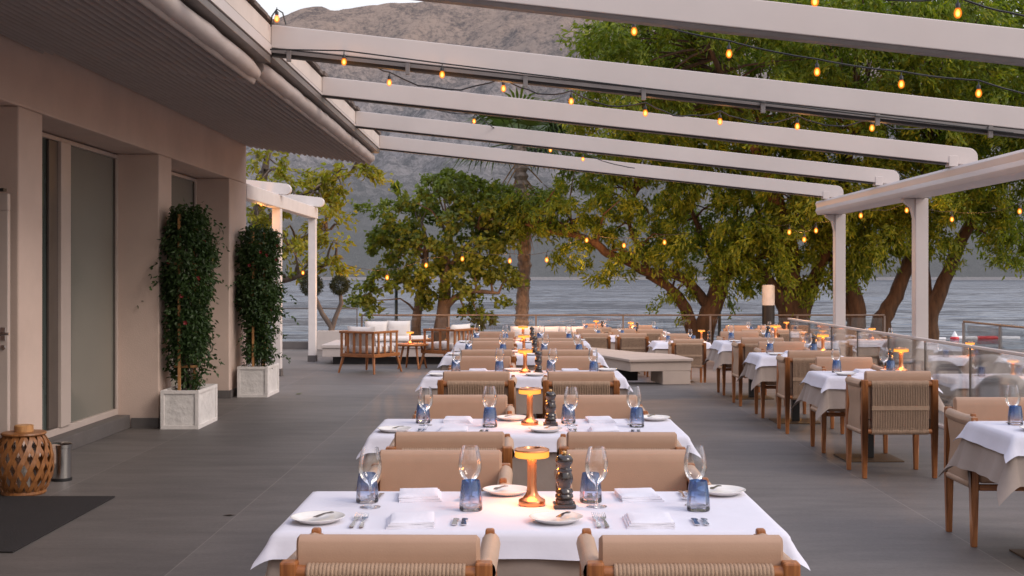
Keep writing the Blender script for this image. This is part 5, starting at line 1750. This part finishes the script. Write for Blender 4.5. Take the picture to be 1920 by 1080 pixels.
# topiary olive with two balls
ty = 26.65
tp = empty('topiary', ((622 - CX) * ty / F, ty, .42), 0, 'small topiary tree with two clipped balls on a forked trunk', 'topiary')
rel(MB().tube(L3([(621, 630), (621, 612), (604, 588), (592, 560), (586, 540)], ty), r_px([13, 11, 9, 8, 6], ty), 10), tp).build('trunk', M['bark_grey'], tp, smooth=60)
rel(MB().tube(L3([(622, 618), (628, 598), (640, 568), (637, 545)], ty), r_px([10, 9, 8, 6], ty), 10), tp).build('limb', M['bark_grey'], tp, smooth=60)
for k, (px, py, r_) in enumerate(((584, 535, 21), (637, 535, 18))):
    c = np.array(at(px, py, ty)) - np.array(tp.location)
    n_ = 2200
    v = rng.normal(size=(n_, 3)); v /= np.linalg.norm(v, axis=1, keepdims=True)
    R = r_ * ty / F
    pos = c + v * R * rng.uniform(.6, 1.0, (n_, 1))
    me = leaves_mesh('ball', pos, v + rng.normal(size=v.shape) * .6, .05, .022, [M['leaf_olive']], seed=k)
    o = bpy.data.objects.new('ball', me); col.objects.link(o); o.parent = tp


# ------------------------------------------------------------------ planters with climbing plants
def planter(x0, x1, y0, y1, h, label):
    t = empty('planter', ((x0 + x1) / 2, (y0 + y1) / 2, 0), 0, label, 'planter', 'white stone planters by the wall')
    w_, d_ = (x1 - x0) / 2, (y1 - y0) / 2
    b = MB()
    ti = .03
    b.box(-w_ + .012, w_ - .012, -d_ + .012, -d_ + .05, .0, h - .03)
    b.box(-w_ + .012, w_ - .012, d_ - .05, d_ - .012, .0, h - .03)
    b.box(-w_ + .012, -w_ + .05, -d_ + .051, d_ - .051, .0, h - .03)
    b.box(w_ - .05, w_ - .012, -d_ + .051, d_ - .051, .0, h - .03)
    b.build('box', M['planter'], t, smooth=0)
    f_ = MB()
    for s in (-1, 1):
        f_.box(-w_, w_, s * d_ - .02 if s > 0 else -d_, s * d_ if s > 0 else -d_ + .02, h - .035, h)
        f_.box(s * w_ - .02 if s > 0 else -w_, s * w_ if s > 0 else -w_ + .02, -d_ + .021, d_ - .021, h - .036, h - .001)
        f_.box(-w_, w_, s * d_ - .011 if s > 0 else -d_, s * d_ if s > 0 else -d_ + .011, 0.001, .04)
        f_.box(s * w_ - .011 if s > 0 else -w_, s * w_ if s > 0 else -w_ + .011, -d_ + .012, d_ - .012, 0.001, .039)
        for q in (-1, 1):
            xx = q * (w_ - .018)
            f_.box(xx - .018, xx + .018, s * d_ - .011 if s > 0 else -d_ , s * d_ if s > 0 else -d_ + .011, .041, h - .037)
            yy = q * (d_ - .03)
            f_.box(s * w_ - .011 if s > 0 else -w_, s * w_ if s > 0 else -w_ + .011, yy - .018, yy + .018, .041, h - .037)
    f_.build('rim', M['planter_rim'], t, smooth=0)
    MB().box(-w_ + .052, w_ - .052, -d_ + .052, d_ - .052, .02, h - .05).build('soil', M['soil'], t, smooth=0)
    return t


def climber(cx, cy, z0, H, rx, ry, seed, label, nleaf=14000):
    rg = np.random.default_rng(seed)
    t = empty('climbing_plant', (cx, cy, z0), 0, label, 'plant', 'climbing plants in the white planters')
    st = MB()
    for x, y_ in ((-.04, -.205), (.05, .08), (.0, .16)):
        st.box(x - .014, x + .014, y_ - .014, y_ + .014, -.02, H * .98)
    for k in range(5):
        zz = H * (.14 + .19 * k)
        st.box(-.13, .13, -.088 - .002, -.075, zz - .013, zz + .013)
    st.build('trellis', M['stake'], t, bevel=.002)
    def rad(z):
        u = z / H
        return (.45 + .55 * min(1, u * 1.7)) * (1 - .42 * max(0, (u - .78) / .22) ** 2) * (1 + .16 * math.sin(u * 13 + seed) + .07 * math.sin(u * 29 + seed * 2))
    nb = nleaf // 22
    z = H * rg.uniform(0.02, 1.0, nb) ** .85
    a = rg.uniform(0, 2 * PI, nb)
    q = rg.uniform(.35, 1.0, nb) ** .55
    rr = np.array([rad(v) for v in z])
    keep = np.array([mnoise.noise(Vector((math.cos(a[i]) * .9, math.sin(a[i]) * .9 + seed, z[i] * 3.2))) + .42 * min(1.0, z[i] / H * 1.5) > -.02 for i in range(nb)])
    z, a, q, rr = z[keep], a[keep], q[keep], rr[keep]
    tips = np.stack([np.cos(a) * rx * rr * q, np.sin(a) * ry * rr * q, z], axis=1)
    # loose shoots sticking out
    ns = 40
    sh = []
    for k in range(ns):
        aa = rg.uniform(-PI, PI); zz = H * rg.uniform(.08, .98)
        base = np.array([math.cos(aa) * rx * .9, math.sin(aa) * ry * .9, zz])
        d = np.array([math.cos(aa) + rg.normal() * .3, math.sin(aa) * .6, rg.uniform(-.5, .4)])
        Ln = rg.uniform(.08, .34)
        for s in np.linspace(0, 1, 9):
            sh.append(base + d * Ln * s + np.array([0, 0, -.12 * s * s * Ln / .2]) + rg.normal(size=3) * .008)
    sh = np.array(sh)
    P = np.repeat(tips, 22, axis=0)
    pos = np.concatenate([P + rg.normal(size=P.shape) * .045, np.repeat(sh, 2, axis=0) + rg.normal(size=(len(sh) * 2, 3)) * .008])
    out = pos.copy(); out[:, 2] *= 0
    out /= np.linalg.norm(out, axis=1, keepdims=True) + 1e-6
    dr = out * .5 + rg.normal(size=pos.shape) * .55; dr[:, 2] -= .45
    me = leaves_mesh('foliage', pos, dr, .058, .030, [M['leaf_dark']], seed=seed)
    o = bpy.data.objects.new('foliage', me); col.objects.link(o); o.parent = t
    vn = MB()
    for k in range(14):
        a0 = rg.uniform(0, 2 * PI)
        vn.tube([(math.cos(a0 + s * .9) * rx * .45 * (.3 + s), math.sin(a0 + s * .9) * ry * .45 * (.3 + s), H * s * .8) for s in np.linspace(0, 1, 8)], .005, 5, cap=False)
    vn.build('stems', M['bark_grey'], t, smooth=60)
    for k in range(7):
        aa = rg.uniform(-PI, .3); zz = H * rg.uniform(.35, .98)
        c = Vector((math.cos(aa) * rx * 1.05, math.sin(aa) * ry * 1.05, zz))
        fb = MB()
        for m_ in range(5):
            b_ = m_ * 2 * PI / 5
            d = Vector((math.cos(b_), -.5, math.sin(b_))) * .026
            sd = Vector((-math.sin(b_), 0, math.cos(b_))) * .011
            fb.add([c, c + d * .6 + sd, c + d, c + d * .6 - sd], [(0, 1, 2, 3)])
        fb.build('flower', M['red_flower'], t, smooth=0)
    return t


planter(-3.765, -3.365, 12.62, 13.42, .41, 'white stone trough planter closest to the camera, in front of the wall pier')
climber(-3.57, 12.98, .37, 1.94, .215, .31, 5, 'tall dark green climber with red flowers in the nearer planter')
planter(-3.745, -3.34, 15.98, 16.75, .41, 'white stone trough planter at the building corner')
climber(-3.53, 16.35, .37, 1.88, .245, .31, 8, 'dark green climber with red flowers in the corner planter')
lfm = MB().add([(-3.05, 16.4, .004), (-2.98, 16.38, .012), (-2.96, 16.46, .02), (-3.04, 16.47, .006)], [(0, 1, 2, 3)])
tag(lfm.build('fallen_leaf', M['leaf_fig'], None, smooth=0), 'fallen leaf on the floor beside the corner planter', 'leaf')
lfm = MB().add([(-1.99, 8.05, .003), (-1.93, 8.04, .010), (-1.90, 8.07, .004), (-1.95, 8.085, .003)], [(0, 1, 2, 3)])
tag(lfm.build('fallen_leaf', M['bark'], None, smooth=0), 'small dark dry leaf on the open floor in front of the first table', 'leaf')

# ------------------------------------------------------------------ light, sky, camera
SUN_EL, SUN_AZ = math.radians(38), math.radians(118)     # azimuth measured clockwise from +Y
W = bpy.data.worlds.new('World'); scn.world = W
W.use_nodes = True
nt = W.node_tree; nt.nodes.clear()
out = nt.nodes.new('ShaderNodeOutputWorld')
bg = nt.nodes.new('ShaderNodeBackground')
sky = nt.nodes.new('ShaderNodeTexSky'); sky.sky_type = 'NISHITA'
sky.sun_disc = False
sky.sun_elevation = SUN_EL; sky.sun_rotation = SUN_AZ
sky.altitude = 0; sky.air_density = 1.0; sky.dust_density = 4.0; sky.ozone_density = 1.0
tcw = nt.nodes.new('ShaderNodeTexCoord')
sxw = nt.nodes.new('ShaderNodeSeparateXYZ'); nt.links.new(tcw.outputs['Generated'], sxw.inputs[0])
gr_ = nt.nodes.new('ShaderNodeValToRGB')
e = gr_.color_ramp.elements
e[0].position = 0.0; e[0].color = (0.52, 0.455, 0.435, 1)
e[1].position = 1.0; e[1].color = (0.98, 1.02, 1.30, 1)
k_ = e.new(0.22); k_.color = (1.04, 1.02, 1.03, 1)
nt.links.new(sxw.outputs['Z'], gr_.inputs[0])
# thin bright overcast veil in front of the Nishita sky
hs = nt.nodes.new('ShaderNodeMix'); hs.data_type = 'RGBA'; hs.blend_type = 'MULTIPLY'
hs.inputs['Factor'].default_value = 1.0
hs.inputs['B'].default_value = (1.08, 1.0, 0.96, 1)
nt.links.new(sky.outputs[0], hs.inputs['A'])
bg.inputs['Strength'].default_value = 0.05
nt.links.new(hs.outputs['Result'], bg.inputs['Color'])
bg2 = nt.nodes.new('ShaderNodeBackground'); bg2.inputs['Strength'].default_value = 0.86
nt.links.new(gr_.outputs[0], bg2.inputs['Color'])
ads = nt.nodes.new('ShaderNodeAddShader')
nt.links.new(bg.outputs[0], ads.inputs[0]); nt.links.new(bg2.outputs[0], ads.inputs[1])
nt.links.new(ads.outputs[0], out.inputs['Surface'])


sl = bpy.data.lights.new('sun', 'SUN'); sl.energy = 1.35; sl.angle = math.radians(24); sl.color = (1.0, 0.90, 0.80)
so = bpy.data.objects.new('sun', sl); col.objects.link(so)
dv = Vector((math.sin(SUN_AZ) * math.cos(SUN_EL), math.cos(SUN_AZ) * math.cos(SUN_EL), math.sin(SUN_EL)))
so.rotation_euler = (-dv).to_track_quat('-Z', 'Y').to_euler()
so.location = (6, -4, 12)

cam = bpy.data.cameras.new('camera'); co = bpy.data.objects.new('camera', cam); col.objects.link(co)
co.location = (0, 0, CAMZ); co.rotation_euler = (PI / 2, 0, 0)
cam.sensor_width = 36; cam.lens = F / 1920 * 36
cam.shift_x = -(CX - 960) / 1920; cam.shift_y = -(540 - CY) / 1920
cam.clip_start = 0.05; cam.clip_end = 12000
cam.dof.use_dof = True; cam.dof.focus_distance = 5.2; cam.dof.aperture_fstop = 15.0
scn.camera = co

scn.render.engine = 'CYCLES'
scn.cycles.use_denoising = True
try:
    scn.cycles.denoiser = 'OPENIMAGEDENOISE'
except Exception:
    pass
scn.cycles.max_bounces = 10; scn.cycles.transparent_max_bounces = 24
scn.cycles.sample_clamp_indirect = 6
scn.view_settings.view_transform = 'Standard'; scn.view_settings.look = 'None'
scn.view_settings.exposure = 0; scn.view_settings.gamma = 1
